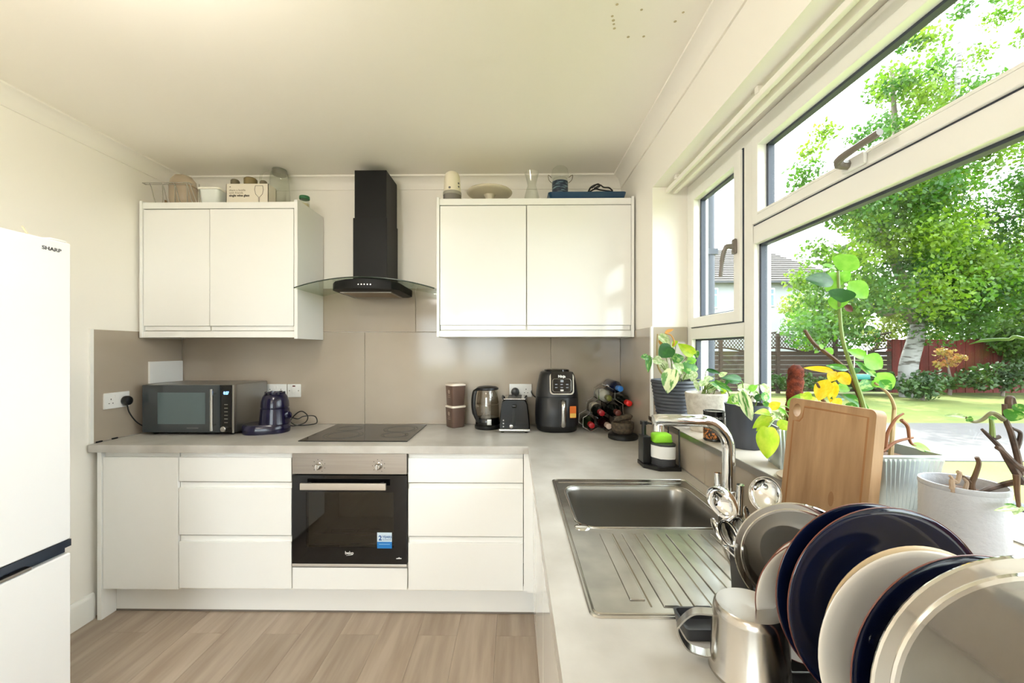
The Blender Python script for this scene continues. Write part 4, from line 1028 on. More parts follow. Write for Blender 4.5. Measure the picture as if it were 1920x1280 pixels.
# ================================================================== PLANTS ON THE SILL
def leaf_mesh(name, wide=.5, fold=.18, droop=.25, heart=True):
    rows = [(0, .02), (.03, .34 if heart else .16), (.08, .62 if heart else .38), (.16, .86 if heart else .66), (.26, .98 if heart else .88), (.38, 1.0), (.5, .95 if heart else .98), (.62, .82 if heart else .9), (.74, .64 if heart else .74), (.84, .44 if heart else .54), (.93, .22 if heart else .3), (1.0, .01)]
    vs, fs = [], []
    for t, w in rows:
        z = -droop * t * t
        yo = -.06 if heart and .02 < t < .1 else 0
        for s in (-1, -.5, 0, .5, 1):
            vs.append((s * w * wide, t + (yo if abs(s) == 1 else 0), z + fold * wide * w * (abs(s) ** 1.3)))
    for i in range(len(rows) - 1):
        for q in range(4): a = i * 5 + q; fs.append([a, a + 1, a + 6, a + 5])
    return name, vs, fs
LEAF = {}
def leaf(par, mat, base, tip, width, nrm=None, roll=0.0, kind='heart'):
    """one leaf from base to tip (world points), face turned towards nrm"""
    key = (mat.name, kind)
    if key not in LEAF:
        n, vs, fs = leaf_mesh('leaf', .5, *{'heart': (.22, .18, True), 'oval': (.15, .10, False), 'flat': (.05, .05, False)}[kind])
        me = bpy.data.meshes.new('leaf'); me.from_pydata(vs, [], fs); me.polygons.foreach_set('use_smooth', [True] * len(me.polygons)); me.materials.append(mat); LEAF[key] = me
    base = Vector(base); tip = Vector(tip); d = tip - base; L = d.length; y = d.normalized()
    n = Vector(nrm) if nrm is not None else (Vector((0, 0, CAMZ)) - base).normalized() + Vector((random.uniform(-.3, .3), 0, random.uniform(.1, .7)))
    z = (n - y * n.dot(y))
    z = z.normalized() if z.length > 1e-4 else Vector((0, 0, 1))
    x = y.cross(z)
    mw = Matrix(((x.x * width, y.x * L, z.x * L, base.x), (x.y * width, y.y * L, z.y * L, base.y), (x.z * width, y.z * L, z.z * L, base.z), (0, 0, 0, 1)))
    if roll: mw = mw @ Matrix.Rotation(roll, 4, 'Y')
    o = bpy.data.objects.new('leaf', LEAF[key]); C.objects.link(o); o.parent = par
    o.matrix_local = WORLD[par.name].inverted() @ mw; WORLD[o.name] = mw
    return o
def stem(par, pts, r0, r1, mat, name='stem', n=5):
    q = spline(pts, n); k = len(q)
    return MB().tube(q, [r0 + (r1 - r0) * i / (k - 1) for i in range(k)], 7).build(name, mat, par)
GR = M('leaf_green', (66, 130, 44), .32, var=(3.2, .52, .62), rgb2=(150, 186, 96), rnd=.15, sub=.3)
DG = M('leaf_dark', (40, 92, 40), .3, var=(3, .5, .7), rgb2=(60, 116, 48), rnd=.1, sub=.25)
VG = M('leaf_variegated', (92, 146, 66), .32, var=(4.5, .44, .52), rgb2=(222, 228, 178), rnd=.1, sub=.3, stretch=(1, .5, 1))
PG = M('leaf_pale', (156, 186, 118), .35, var=(4, .4, .6), rgb2=(214, 222, 180), rnd=.1, sub=.3)
LG = M('leaf_lime', (168, 202, 44), .35, var=(3, .4, .65), rgb2=(200, 218, 70), rnd=.08, sub=.4)
BG = M('leaf_bright', (120, 184, 60), .4, var=(3, .35, .7), rgb2=(146, 202, 80), rnd=.08, sub=.4)
YL = M('leaf_yellow', (238, 200, 26), .4, var=(4, .4, .7), rgb2=(246, 220, 70), rnd=.06, sub=.4)
OR = M('leaf_withered', (196, 140, 66), .5)
SG = M('stem_green', (116, 136, 66), .5)
SB = M('stem_brown', (104, 74, 46), .65, var=(30, .35, .65), rgb2=(66, 46, 30))
SOIL = M('soil', (62, 44, 34), .95, var=(70, .3, .7), rgb2=(104, 78, 62), bump=(120, 1.0))
LM = dict(G=GR, D=DG, V=VG, P=PG, L=LG, B=BG, Y=YL, O=OR)
def leaves(par, sc, ox, oy, Y, lst, root=None, kind='heart', rootstem=True):
    """lst: (base x, base y, tip x, tip y, width, code[, dY]) in a zoomed view of the photo"""
    for it in lst:
        bx, by, tx, ty, w, c = it[:6]; dy = it[6] if len(it) > 6 else random.uniform(-.03, .03)
        b = at(ox + bx / sc, oy + by / sc, Y + dy); t_ = at(ox + tx / sc, oy + ty / sc, Y + dy + random.uniform(-.02, .0))
        b.x = min(b.x, XF - .02); t_.x = min(t_.x, XF - .02)
        leaf(par, LM[c], b, t_, 1.18 * w / sc * Y / F, kind=kind)
        if rootstem and root is not None:
            r0 = Vector(root) + Vector((random.uniform(-.03, .03), random.uniform(-.03, .03), 0))
            mid = (r0 + b) / 2 + Vector((0, 0, .03)); mid.x = min(mid.x, XF - .02)
            stem(par, [r0, mid, b], .0022, .0014, SG)

def pot_round(name, label, cx, cy, prof, mat, soil_z, soil_r, z=None, fn=None, n=48, cat='potted plant'):
    z = SILL + .0005 if z is None else z
    t = thing(name, label, cat, (cx, cy, z))
    MB().lathe(prof, (cx, cy, z), n, fn=fn).build('pot', mat, t, smooth=40)
    MB().lathe([(soil_r, soil_z - .004), (soil_r * .6, soil_z + .002), (0, soil_z + .004)], (cx, cy, z), 24).build('soil', SOIL, t)
    return t
# 1 wavy charcoal pot with pothos
H = .194; pr = [(0, 0.0), (.076, 0), (.079, .003)]
for k in range(1, 25): pr.append((.079 + .030 * k / 24 + (.0030 if k % 2 else -.0012), .003 + (H - .005) * k / 24))
pr += [(.108, H), (.1035, H), (.098, H - .03), (0, H - .04)]
t = pot_round('potted_pothos', 'trailing pothos in a wavy charcoal pot at the far end of sill', .762, 1.965, pr, M('charcoal_pot', (62, 66, 76), .45), H - .024, .097, fn=lambda a, z: 1 + .009 * math.sin(6 * a + z * 220))
leaves(t, 4.267, 1180, 600, 1.93, [(345, 395, 298, 580, 110, 'V', -.06), (335, 215, 240, 290, 110, 'D'), (150, 285, 155, 415, 45, 'G', 0), (345, 320, 440, 285, 75, 'G'), (515, 275, 400, 195, 75, 'L'), (425, 375, 560, 385, 95, 'G'), (360, 345, 440, 430, 75, 'P'), (550, 245, 622, 300, 40, 'G'), (520, 410, 500, 490, 55, 'P'), (240, 120, 335, 195, 60, 'P'), (150, 300, 95, 290, 50, 'G'), (250, 330, 310, 410, 60, 'P'), (200, 300, 260, 350, 60, 'P'), (470, 330, 540, 310, 60, 'B'), (480, 440, 420, 470, 45, 'P'), (240, 160, 290, 220, 30, 'O'), (375, 165, 345, 215, 35, 'L'), (290, 100, 355, 68, 25, 'O')], root=(.762, 1.965, SILL + H - .02))
stem(t, [(.735, 1.95, SILL + H - .02), at(1235, 690, 1.93), at(1232, 655, 1.93), at(1233, 626, 1.93)], .005, .003, M('stick', (150, 130, 84), .7), 'support_cane')
stem(t, [at(1262, 648, 1.92), at(1264, 640, 1.91), at(1258, 628, 1.92), at(1247, 624, 1.93), at(1260, 617, 1.93)], .004, .002, OR, 'dry_shoot')
# 2 pale ribbed pot
H = .158; pr = [(0, 0), (.058, 0), (.060, .003)]
for k in range(1, 27): pr.append((.060 + .022 * (k / 26) ** .8 + (.0009 if k % 2 else -.0004), .003 + (H - .005) * k / 26))
pr += [(.080, H), (.077, H), (.074, H - .02), (0, H - .03)]
t = pot_round('potted_pothos', 'low pothos in a pale woven-look pot, second on sill', .800, 1.735, pr, M('pale_pot', (182, 174, 162), .6, var=(40, .35, .65), rgb2=(206, 200, 190), bump=(120, .4)), H - .012, .075)
leaves(t, 4.267, 1180, 600, 1.70, [(640, 500, 665, 585, 65, 'P'), (620, 395, 735, 428, 28, 'D'), (720, 445, 782, 418, 34, 'P'), (560, 520, 645, 468, 45, 'P'), (830, 560, 655, 488, 70, 'G'), (770, 490, 895, 492, 60, 'D'), (520, 480, 560, 575, 30, 'P'), (700, 520, 620, 560, 50, 'V'), (600, 470, 680, 460, 40, 'P'), (740, 560, 680, 500, 45, 'V'), (760, 545, 740, 590, 40, 'L')], root=(.80, 1.735, SILL + H - .01))
# can
c = (.742, 1.545)
t = thing('food_can', 'black tin can with a printed label on the sill behind the tap', 'can', (*c, SILL))
MB().lathe([(.035, .0005), (.037, .003), (.037, .006), (.036, .008), (.036, .104), (.037, .106), (.037, .110), (.034, .110), (.034, .107), (0, .107)], (*c, SILL), 36).build('tin', M('can_black', (20, 18, 18), .25), t)
MB().lathe([(.0345, .1072), (.030, .1076), (0, .1076)], (*c, SILL), 30).build('lid', MATS['steel'], t)
MB().lathe([(.0363, .010), (.0365, .011), (.0365, .046), (.0363, .047)], (*c, SILL), 36).build('food_print', M('nut_print', (36, 22, 16), .3, var=(140, .50, .60), rgb2=(206, 130, 60)), t)
mb = text('KINGFISHER', .0125, M('can_text', (220, 220, 220), .4), t, Matrix.Translation((0, 0, 0)), 'lettering', bold=.0004)
for v in mb.data.vertices:      # wrap the word round the can
    wx, wz = v.co.x + WORLD[t.name].translation.x, v.co.y + WORLD[t.name].translation.y
    a = -PI / 2 - R(26) + (wx) / .0366
    rr = .0367
    v.co = (rr * math.cos(a), rr * math.sin(a), .086 + wz)
# 3 dark fluted pot
H = .150
pr = [(0, 0), (.049, 0), (.052, .003), (.060, .06), (.065, H - .01), (.067, H), (.062, H), (.058, H - .02), (0, H - .03)]
t = pot_round('potted_pothos', 'variegated pothos in a fluted dark grey pot, third on sill', .803, 1.440, pr, M('slate_pot', (58, 61, 70), .5), H - .014, .059, fn=lambda a, z: 1 + .035 * abs(math.sin(5 * a)), n=80)
leaves(t, 4.571, 1340, 640, 1.41, [(205, 485, 112, 520, 75, 'B'), (230, 430, 325, 695, 80, 'V', -.05), (225, 330, 70, 300, 60, 'D'), (200, 400, 405, 445, 90, 'P'), (300, 412, 365, 378, 50, 'B'), (400, 370, 515, 465, 65, 'P'), (400, 470, 535, 480, 65, 'G'), (0, 340, 165, 432, 40, 'G'), (280, 480, 220, 560, 60, 'P'), (160, 470, 230, 560, 60, 'V'), (350, 500, 420, 450, 50, 'D'), (120, 340, 220, 345, 45, 'D'), (420, 520, 480, 560, 40, 'G')], root=(.803, 1.44, SILL + H - .01))
# galvanised square planters
GV = M('galvanised', (186, 192, 192), .34, .9, var=(14, .3, .7), rgb2=(160, 168, 170))
def planter(name, label, cx, cy, rz, wb_, wt_, h):
    t = thing(name, label, 'potted plant', (cx, cy, SILL + .0005), rz)
    n = 26
    def sq(w, z, rib=0):
        pts = []
        for s in range(4):
            for k in range(n):
                u = -w / 2 + w * k / n; d = w / 2 + (rib * 2 if (k % 2) else 0)
                x, y = (u, -d) if s == 0 else (d, u) if s == 1 else (-u, d) if s == 2 else (-d, -u)
                pts.append((x, y, z))
        return pts
    wa = lambda z: wb_ + (wt_ - wb_) * z / h
    MB().loft([sq(wb_, 0), sq(wa(.006), .006), sq(wa(.012), .012, .0014), sq(wa(h - .014), h - .014, .0014), sq(wa(h - .008), h - .008), sq(wt_ + .004, h - .003), sq(wt_ + .003, h), sq(wt_ - .004, h), sq(wa(h * .8) - .006, h * .8), sq(wb_ * .3, h * .79)]).build('pot', GV, t, local=True, smooth=30)
    w2 = wa(h * .82) - .008
    MB().box(-w2 / 2, w2 / 2, -w2 / 2, w2 / 2, h * .75, h * .83).build('soil', SOIL, t, local=True)
    return t
c4 = (.806, 1.205)
t4 = planter('potted_pothos', 'lime pothos on a coir pole in a small ribbed metal planter', *c4, R(-14), .098, .122, .122)
coir = M('coir', (118, 48, 24), .95, var=(60, .35, .65), rgb2=(70, 26, 14), bump=(160, 1.0))
ptop, pbot = at(1493, 684, 1.20), at(1487, 790, 1.205)
pts = [pbot + (ptop - pbot) * k / 14 for k in range(15)]
pole = MB().tube(pts, [.0205 + .0016 * math.sin(k * 2.1) for k in range(13)] + [.019, .009], 16).build('coir_pole', coir, t4)
fz = MB()
for k in range(900):
    a = random.uniform(0, 2 * PI); u = random.random(); p = pbot + (ptop - pbot) * u + Vector((math.cos(a), math.sin(a), 0)) * .0195
    d = (Vector((math.cos(a + random.uniform(-.9, .9)), math.sin(a + random.uniform(-.9, .9)), random.uniform(-.8, .9)))).normalized() * random.uniform(.006, .014)
    s_ = d.cross(Vector((.3, .2, 1))).normalized() * .0005
    fz.add([p - s_, p + s_, p + d], [[0, 1, 2]])
fo = fz.build('coir_fibre', coir, t4); fo['kind'] = 'stuff'
stem(t4, [(c4[0], c4[1], SILL + .09), pbot], .006, .02, coir, 'pole_core', 3)
leaves(t4, 4.571, 1340, 640, 1.17, [(458, 735, 448, 1008, 135, 'L', -.075), (475, 620, 360, 598, 65, 'L'), (475, 640, 332, 732, 75, 'L'), (468, 700, 358, 755, 62, 'L'), (480, 572, 560, 520, 66, 'Y'), (550, 735, 662, 690, 90, 'L', -.03), (650, 565, 725, 455, 75, 'B'), (700, 475, 835, 490, 58, 'L'), (790, 500, 870, 480, 50, 'L'), (520, 560, 580, 590, 40, 'P'), (560, 640, 500, 600, 40, 'P'), (600, 620, 540, 560, 34, 'B')], root=(c4[0], c4[1], SILL + .105))
o = MB().lathe([(.058, .0005), (.066, .003), (.068, .009), (.066, .009), (.058, .004), (0, .004)], (.755, 1.075, SILL), 36).build('saucer', M('saucer_brown', (150, 132, 108), .4)); tag(o, 'small brown plant saucer on the sill beside the chopping board', 'saucer')
c5 = (.810, .912)
t5 = planter('potted_coleus', 'tall leafy plant in a ribbed metal planter behind chopping board', *c5, 0, .098, .128, .122)
Y5 = .945
def Q(x, y, dy=0): 
    p = at(1480 + x / 4, 460 + y / 4, Y5 + dy); p.x = min(p.x, XF - .018); return p
stem(t5, [(c5[0] - .01, c5[1] + .01, SILL + .09), Q(562, 1215), Q(480, 960), Q(400, 700), Q(376, 450), Q(365, 190)], .0052, .003, SG)
stem(t5, [(c5[0] - .02, c5[1] + .02, SILL + .09), Q(545, 1200, .02), Q(520, 1120, .03), Q(470, 1010, .03), Q(400, 905, .03), Q(250, 785, .03), Q(180, 730, .03), Q(115, 635, .03)], .0055, .0038, SB, 'branch')
stem(t5, [(c5[0], c5[1] - .01, SILL + .09), Q(800, 1275), Q(822, 1200), Q(740, 1110), Q(640, 1030)], .005, .0025, M('stem_tan', (150, 126, 84), .6))
stem(t5, [(c5[0] - .02, c5[1], SILL + .09), Q(265, 1180, .03), Q(235, 1090, .03), Q(205, 1030, .03)], .005, .0025, SB)
for a_, b_ in (((1660, 838), [(1665, 810), (1680, 785), (1694, 775)]), ((1655, 845), [(1680, 828), (1712, 820)]), ((1690, 787), [(1702, 800), (1708, 830), (1735, 842)])):
    stem(t5, [at(*a_, .90)] + [at(q[0], q[1], .90) for q in b_], .004, .0022, M('stem_rust', (124, 74, 40), .6), 'branch')
leaves(t5, 4, 1480, 460, Y5, [(372, 185, 490, 66, 150, 'B', -.01), (332, 275, 138, 245, 100, 'D', 0), (355, 185, 262, 138, 50, 'B', 0), (445, 272, 592, 392, 110, 'B', -.01), (395, 322, 392, 420, 135, 'D', -.03), (365, 200, 285, 335, 110, 'B', .02), (385, 370, 350, 475, 110, 'B', .01), (370, 205, 445, 262, 90, 'B', .015), (578, 835, 452, 785, 62, 'B', 0), (560, 830, 708, 918, 110, 'B', -.01), (660, 955, 778, 1075, 105, 'B', 0), (655, 985, 503, 868, 45, 'G', -.01), (680, 1010, 768, 1078, 66, 'G', -.02), (620, 1020, 520, 1085, 75, 'G', .01), (620, 1015, 700, 1060, 55, 'B', .01)], kind='oval')
leaves(t5, 4, 1480, 460, Y5 + .03, [(335, 945, 128, 914, 40, 'Y'), (350, 945, 305, 1015, 66, 'Y'), (365, 950, 458, 1045, 72, 'Y'), (285, 1005, 218, 1155, 95, 'Y'), (345, 1020, 305, 1175, 60, 'Y'), (350, 1058, 458, 1082, 74, 'B'), (470, 960, 378, 985, 48, 'D'), (415, 1150, 318, 1140, 44, 'D'), (400, 1115, 625, 1245, 64, 'G'), (440, 930, 292, 898, 42, 'G'), (440, 960, 540, 920, 44, 'D'), (330, 1150, 390, 1200, 60, 'Y'), (420, 1190, 520, 1215, 44, 'G'), (100, 1110, 170, 1150, 60, 'L'), (430, 1010, 400, 940, 40, 'D')], kind='oval')
leaves(t5, 4, 1480, 460, Y5 + .02, [(255, 775, 225, 742, 30, 'B'), (270, 770, 328, 815, 50, 'B'), (220, 790, 190, 805, 22, 'B'), (245, 745, 280, 745, 25, 'G')], kind='oval')
leaf(t5, M('leaf_dead', (84, 30, 26), .6), at(1583, 572, Y5), at(1600, 584, Y5), .014, kind='oval')
leaf(t5, BG, at(1708, 833, .90), at(1748, 845, .89), .02, kind='oval')
# 6 white grooved pot with bare stems
H = .107; pr = [(0, 0), (.0535, 0), (.0555, .003)]
for k in range(1, 14): pr += [(.0558, .003 + (H - .012) * (k - .2) / 13), (.0551, .003 + (H - .012) * k / 13)]
pr += [(.0565, H - .006), (.0558, H), (.0525, H), (.0515, H - .02), (0, H - .03)]
c6 = (.778, .728)
t6 = pot_round('potted_succulent', 'nearly bare woody plant in a white grooved pot by the plates', *c6, pr, M('white_pot', (176, 178, 184), .5, bump=(130, .3)), H - .016, .0515)
Z6 = SILL + H - .018
wd_ = M('wood_dark', (58, 42, 34), .7, var=(40, .4, .6), rgb2=(88, 66, 52)); dryt = M('dry_twig', (168, 146, 124), .8)
Q6 = lambda x, y, Y=.70: at(1640 + x / 3.765, 720 + y / 3.765, Y)
for pts, r0, r1, mt in (([(555, 760), (545, 680), (580, 690), (600, 630), (585, 618)], .004, .003, dryt), ([(690, 765), (685, 700), (710, 640), (735, 560), (720, 515)], .0045, .003, SB), ([(640, 740), (650, 690), (620, 655)], .0035, .002, dryt), ([(540, 740), (545, 670), (530, 645)], .003, .002, dryt), ([(680, 700), (640, 660), (600, 640)], .003, .002, SB)):
    stem(t6, [Q6(*q) for q in pts], r0, r1, mt, 'twig')
stem(t6, [Q6(720, 775), Q6(800, 740), Q6(900, 710), Q6(1000, 690, .68), Q6(1060, 690, .67)], .0036, .0058, wd_, 'branch')
stem(t6, [Q6(1040, 690, .67), Q6(980, 600, .67), Q6(930, 520, .67), Q6(880, 440, .67), Q6(800, 360, .67), Q6(757, 318, .67)], .0056, .002, wd_, 'branch')
stem(t6, [Q6(1030, 640, .67), Q6(1005, 500, .67), Q6(960, 340, .67), Q6(925, 250, .67), Q6(915, 140, .67)], .0046, .0032, wd_, 'branch')
stem(t6, [Q6(1050, 600, .66), Q6(990, 560, .66), Q6(900, 470, .66), Q6(860, 445, .66)], .0045, .003, wd_, 'branch')
stem(t6, [Q6(1000, 450, .67), Q6(1020, 400, .67), Q6(1025, 340, .67), Q6(970, 310, .67)], .004, .002, wd_, 'twig')
stem(t6, [Q6(910, 250, .67), Q6(860, 215, .67), Q6(820, 205, .67), Q6(760, 250, .67), Q6(700, 265, .67), Q6(645, 235, .67)], .004, .002, M('twig_green', (110, 104, 66), .6), 'twig')
stem(t6, [Q6(830, 375, .67), Q6(828, 300, .67), Q6(820, 240, .67)], .004, .0025, SG, 'twig')
stem(t6, [Q6(820, 370, .67), Q6(850, 378, .67), Q6(880, 370, .67)], .004, .003, wd_, 'twig')
stem(t6, [Q6(1000, 640, .665), Q6(1005, 760, .665), Q6(1018, 870, .665)], .0045, .0025, SB, 'twig')
stem(t6, [Q6(950, 170, .67), Q6(945, 110, .67), Q6(965, 100, .67), Q6(985, 160, .67)], .005, .004, wd_, 'twig')
leaves(t6, 3.765, 1640, 720, .66, [(1000, 175, 960, 258, 85, 'G', 0), (640, 235, 515, 215, 28, 'P', 0), (650, 240, 690, 255, 36, 'G', 0), (800, 235, 870, 245, 24, 'G', 0), (985, 140, 1050, 190, 50, 'G', 0), (1010, 875, 865, 885, 34, 'P', 0), (1015, 870, 985, 915, 40, 'P', 0), (1020, 875, 1060, 885, 30, 'P', 0), (1000, 860, 920, 845, 20, 'G', 0)], kind='oval')
o = bpy.data.objects['leaf']
# 7 strappy plant at the near end, one leaf reaches into view
pr = [(0, 0), (.055, 0), (.072, .12), (.068, .12), (.062, .1), (0, .09)]
t7 = pot_round('potted_spider_plant', 'arching strap-leaf plant at the near end of the sill', .785, .40, pr, M('terracotta', (170, 100, 70), .7), .104, .063)
for k in range(11):
    a = random.uniform(0, 2 * PI); L_ = random.uniform(.10, .2)
    b = Vector((.785, .40, SILL + .10)); pts = [b, b + Vector((math.cos(a) * L_ * .3, math.sin(a) * L_ * .4, .12)), b + Vector((math.cos(a) * L_ * .42 , math.sin(a) * L_ * .9, .14))]
    for q in pts: q.x = min(max(q.x, .60), XF - .015)
    MB().tube(spline(pts, 5), [.005] * 8 + [.003, .002, .001], 6, flat=.2).build('leaf', GR, t7)
pts = [(.785, .40, SILL + .10), (.80, .44, 1.30), at(1945, 643, .62), at(1890, 636, .66), at(1845, 638, .69), at(1818, 645, .71)]
MB().tube(spline(pts, 6), [.0022] * 12 + [.0024] * 8 + [.0022] * 6 + [.0018, .0014, .001, .0008, .0005], 8, flat=1.2).build('leaf', GR, t7)

# ================================================================== CHOPPING BOARD
def chopping_board():
    # leans back on the sill edge; foot on the worktop
    h, w, th = .372, .215, .021
    fx = .653; tilt = math.atan2(.046, .14)
    tilt = R(6)
    bx = .650
    yc = .886
    t = thing('chopping_board', 'wooden chopping board with juice groove leaning against the sill', 'chopping board', (bx, yc, WT))
    # local: x along -Y (right in photo), y up the board, z out towards the room
    X = Vector((.0, -1, 0)); X = Matrix.Rotation(R(5), 3, 'Z') @ X
    Zn = Vector((-math.cos(tilt), 0, math.sin(tilt))); Zn = (Zn - X * Zn.dot(X)).normalized(); Yv = Zn.cross(X)
    o = Vector((bx, yc, WT + .004))
    mt = Matrix(((X.x, Yv.x, Zn.x, o.x), (X.y, Yv.y, Zn.y, o.y), (X.z, Yv.z, Zn.z, o.z), (0, 0, 0, 1)))
    wm = M('board_wood', (180, 146, 108), .5, var=(3, .3, .7), rgb2=(150, 115, 80), stretch=(14, 14, 1.6), detail=8, bump=(50, .05))
    # outline with finger hole top left
    bm = bmesh.new()
    out = rrect(-w / 2, w / 2, 0, h, .012, 5); hole = [(-w / 2 + .024 + .0115 * math.cos(a), h - .027 + .015 * math.sin(a)) for a in [2 * PI * k / 20 for k in range(20)]]
    def lp(p, z):
        v = [bm.verts.new((a, b, z)) for a, b in p]; return v, [bm.edges.new((v[i], v[(i + 1) % len(v)])) for i in range(len(v))]
    o1, e1 = lp(out, th); h1, f1 = lp(hole, th); bmesh.ops.triangle_fill(bm, use_beauty=True, edges=e1 + f1)
    o0, e0 = lp(out, 0); h0, f0 = lp(hole, 0); bmesh.ops.triangle_fill(bm, use_beauty=True, edges=e0 + f0)
    for A, Bq in ((o0, o1), (h0, h1)):
        for i in range(len(A)): bm.faces.new([A[i], A[(i + 1) % len(A)], Bq[(i + 1) % len(A)], Bq[i]])
    bm.verts.index_update()
    MB().add([v.co.copy() for v in bm.verts], [[v.index for v in f.verts] for f in bm.faces], mt).build('board', wm, t, smooth=40); bm.free()
    gp = [(-w / 2 + .016, .016), (w / 2 - .016, .016), (w / 2 - .016, h - .016), (-w / 2 + .045, h - .016), (-w / 2 + .042, h - .04), (-w / 2 + .034, h - .050), (-w / 2 + .016, h - .052)]
    MB().tube([(a, b, th - .0009) for a, b in gp], .0032, 6, closed=True, mat=mt, flat=.5).build('juice_groove', M('board_groove', (150, 104, 62), .6), t)
    MB().lathe([(.009, 0), (.006, .0003), (0, .0004)], (.028, .178, th), 26, mat=mt, sx=.75, sy=1.7).build('knot', M('board_stain', (146, 108, 72), .6), t)
chopping_board()

# ================================================================== DRYING DISHES
def dish_rack():
    x0, x1, y0, y1 = .372, .615, .285, .765
    t = thing('dish_rack', 'black dish drainer tray with wire slots under the plates', 'dish rack', ((x0 + x1) / 2, (y0 + y1) / 2, WT))
    bk = MATS['black_plastic']
    o0 = [(x, y, WT + .0006) for x, y in rrect(x0, x1, y0, y1, .02)]; o1 = [(x, y, WT + .018) for x, y in rrect(x0 - .004, x1 + .004, y0 - .004, y1 + .004, .022)]
    i1 = [(x, y, WT + .018) for x, y in rrect(x0, x1, y0, y1, .02)]; i0 = [(x, y, WT + .004) for x, y in rrect(x0 + .004, x1 - .004, y0 + .004, y1 - .004, .018)]
    MB().loft([o0, o1, i1, i0]).build('tray', bk, t, smooth=40)
    MB().loft([[(x, y, WT + .0006) for x, y in rrect(.292, .366, .698, .754, .006)], [(x, y, WT + .022) for x, y in rrect(.288, .370, .694, .758, .006)], [(x, y, WT + .022) for x, y in rrect(.292, .366, .698, .754, .006)], [(x, y, WT + .004) for x, y in rrect(.295, .363, .701, .751, .006)]]).build('drip_spout', MATS['dark_grey'], t)
    for x in (x0 + .02, .44, .55, x1 - .02): MB().tube([(x, y0 + .01, WT + .0165), (x, y1 - .01, WT + .0165)], .0022, 6).build('wire', bk, t)
    wm = M('rack_wire', (92, 90, 86), .3, .7)
    y = y0 + .03
    for y in (.318, .349, .381, .40, .421, .452, .470, .501, .52, .541, .567, .588, .61, .652, .69, .722, .75):
        MB().tube([(x0 + .01, y, WT + .018), (x1 - .01, y, WT + .018)], .0018, 6).build('cross_wire', wm, t)
dish_rack()
RZB = WT + .0202
def disc_mt(cx, cy, r, lean=R(3), yaw=0.0): return TM(cx, cy, RZB + r * math.cos(lean), PI / 2 - lean, 0, yaw)       # local z faces the camera, leans away
def plate(label, px, cy, r, mat, rim=None, deep=.016, cat='plate', lean=R(3), group=None):
    cx = at(px, 0, cy).x
    t = thing('plate' if cat == 'plate' else cat.replace(' ', '_'), label, cat, (cx, cy, RZB), group=group)
    mt = disc_mt(cx, cy, r, lean)
    pr = [(0, 0), (r * .55, 0), (r * .60, -.0015), (r * .63, .001), (r * .70, .006), (r * .94, deep - .001), (r - .001, deep), (r, deep + .0018), (r - .002, deep + .0032), (r * .93, deep + .0022), (r * .70, .0105), (r * .63, .006), (r * .55, .0045), (0, .0045)]
    MB().lathe(pr, n=72, mat=mt).build('dish', mat, t, smooth=60)
    if rim: MB().ring([(r - .0012, deep - .0004), (r + .0006, deep + .0012), (r + .0003, deep + .0026), (r - .0014, deep + .0018)], n=72, mat=mt).build('rim', rim, t)
    return t
rimb = M('rim_brown', (110, 58, 44), .4)
def lid(label, px, cy, r, yaw=0.0):
    cx = at(px, 0, cy).x
    t = thing('pan_lid', label, 'pan lid', (cx, cy, RZB))
    mt = disc_mt(cx, cy, r, R(4), yaw)
    # inside of a domed steel lid faces the camera
    pr = [(r, 0), (r + .0005, .002), (r - .001, .004), (r * .90, .0035), (r * .89, .006), (r * .86, .006), (r * .845, -.002), (r * .84, -.006), (r * .74, -.016), (r * .6, -.025), (r * .45, -.031), (r * .3, -.0345), (r * .15, -.0365), (0, -.037)]
    pr2 = [(0, -.039), (r * .3, -.0365), (r * .45, -.033), (r * .6, -.027), (r * .74, -.018), (r * .86, -.0085), (r * .9, .0005)]
    MB().lathe(pr2[::1] + pr[:0] + [(r, 0)], n=64, mat=mt).build('dome', MATS['steel'], t, smooth=60)
    MB().lathe(pr[::-1], n=64, mat=mt).build('inner_face', M('lid_steel', (222, 220, 216), .07, 1.0), t, smooth=50)
    MB().tube([tuple(mt @ Vector((0, 0, -.038))), tuple(mt @ Vector((0, 0, -.056)))], [.008, .016], 14).build('knob', MATS['black_plastic'], t)
    MB().lathe([(.0055, -.028), (.005, -.0235), (0, -.023)], (-r * .56, r * .10, 0), 12, mat=mt).build('rivet', MATS['chrome'], t)
lid('small steel pan lid nearest the utensils on the rack', 1496, .735, .099, R(-22))
plate('small white saucer with brown rim just behind the cream side plate', 1524, .668, .088, M('china_white', (226, 216, 208), .15), rimb, deep=.010)
plate('cream side plate standing behind the navy plates', 1521, .636, .091, MATS['cream_china'], rimb, deep=.010)
plate('navy dinner plate farthest back in the rack', 1609, .596, .127, MATS['navy'], rimb)
plate('navy dinner plate showing the most of its face in the rack', 1646, .560, .131, MATS['navy'], rimb)
plate('sandy beige plate peeping out behind the white dinner plate', 1704, .515, .116, M('china_sand', (206, 184, 150), .2), None, deep=.012)
plate('white dinner plate between the navy plates in the rack', 1712, .487, .120, MATS['cream_china'], None, deep=.013)
plate('navy dinner plate in front of the white one', 1802, .442, .129, MATS['navy'], rimb)
lid('large steel pan lid at the front of the rack', 1968, .372, .142, R(-8))

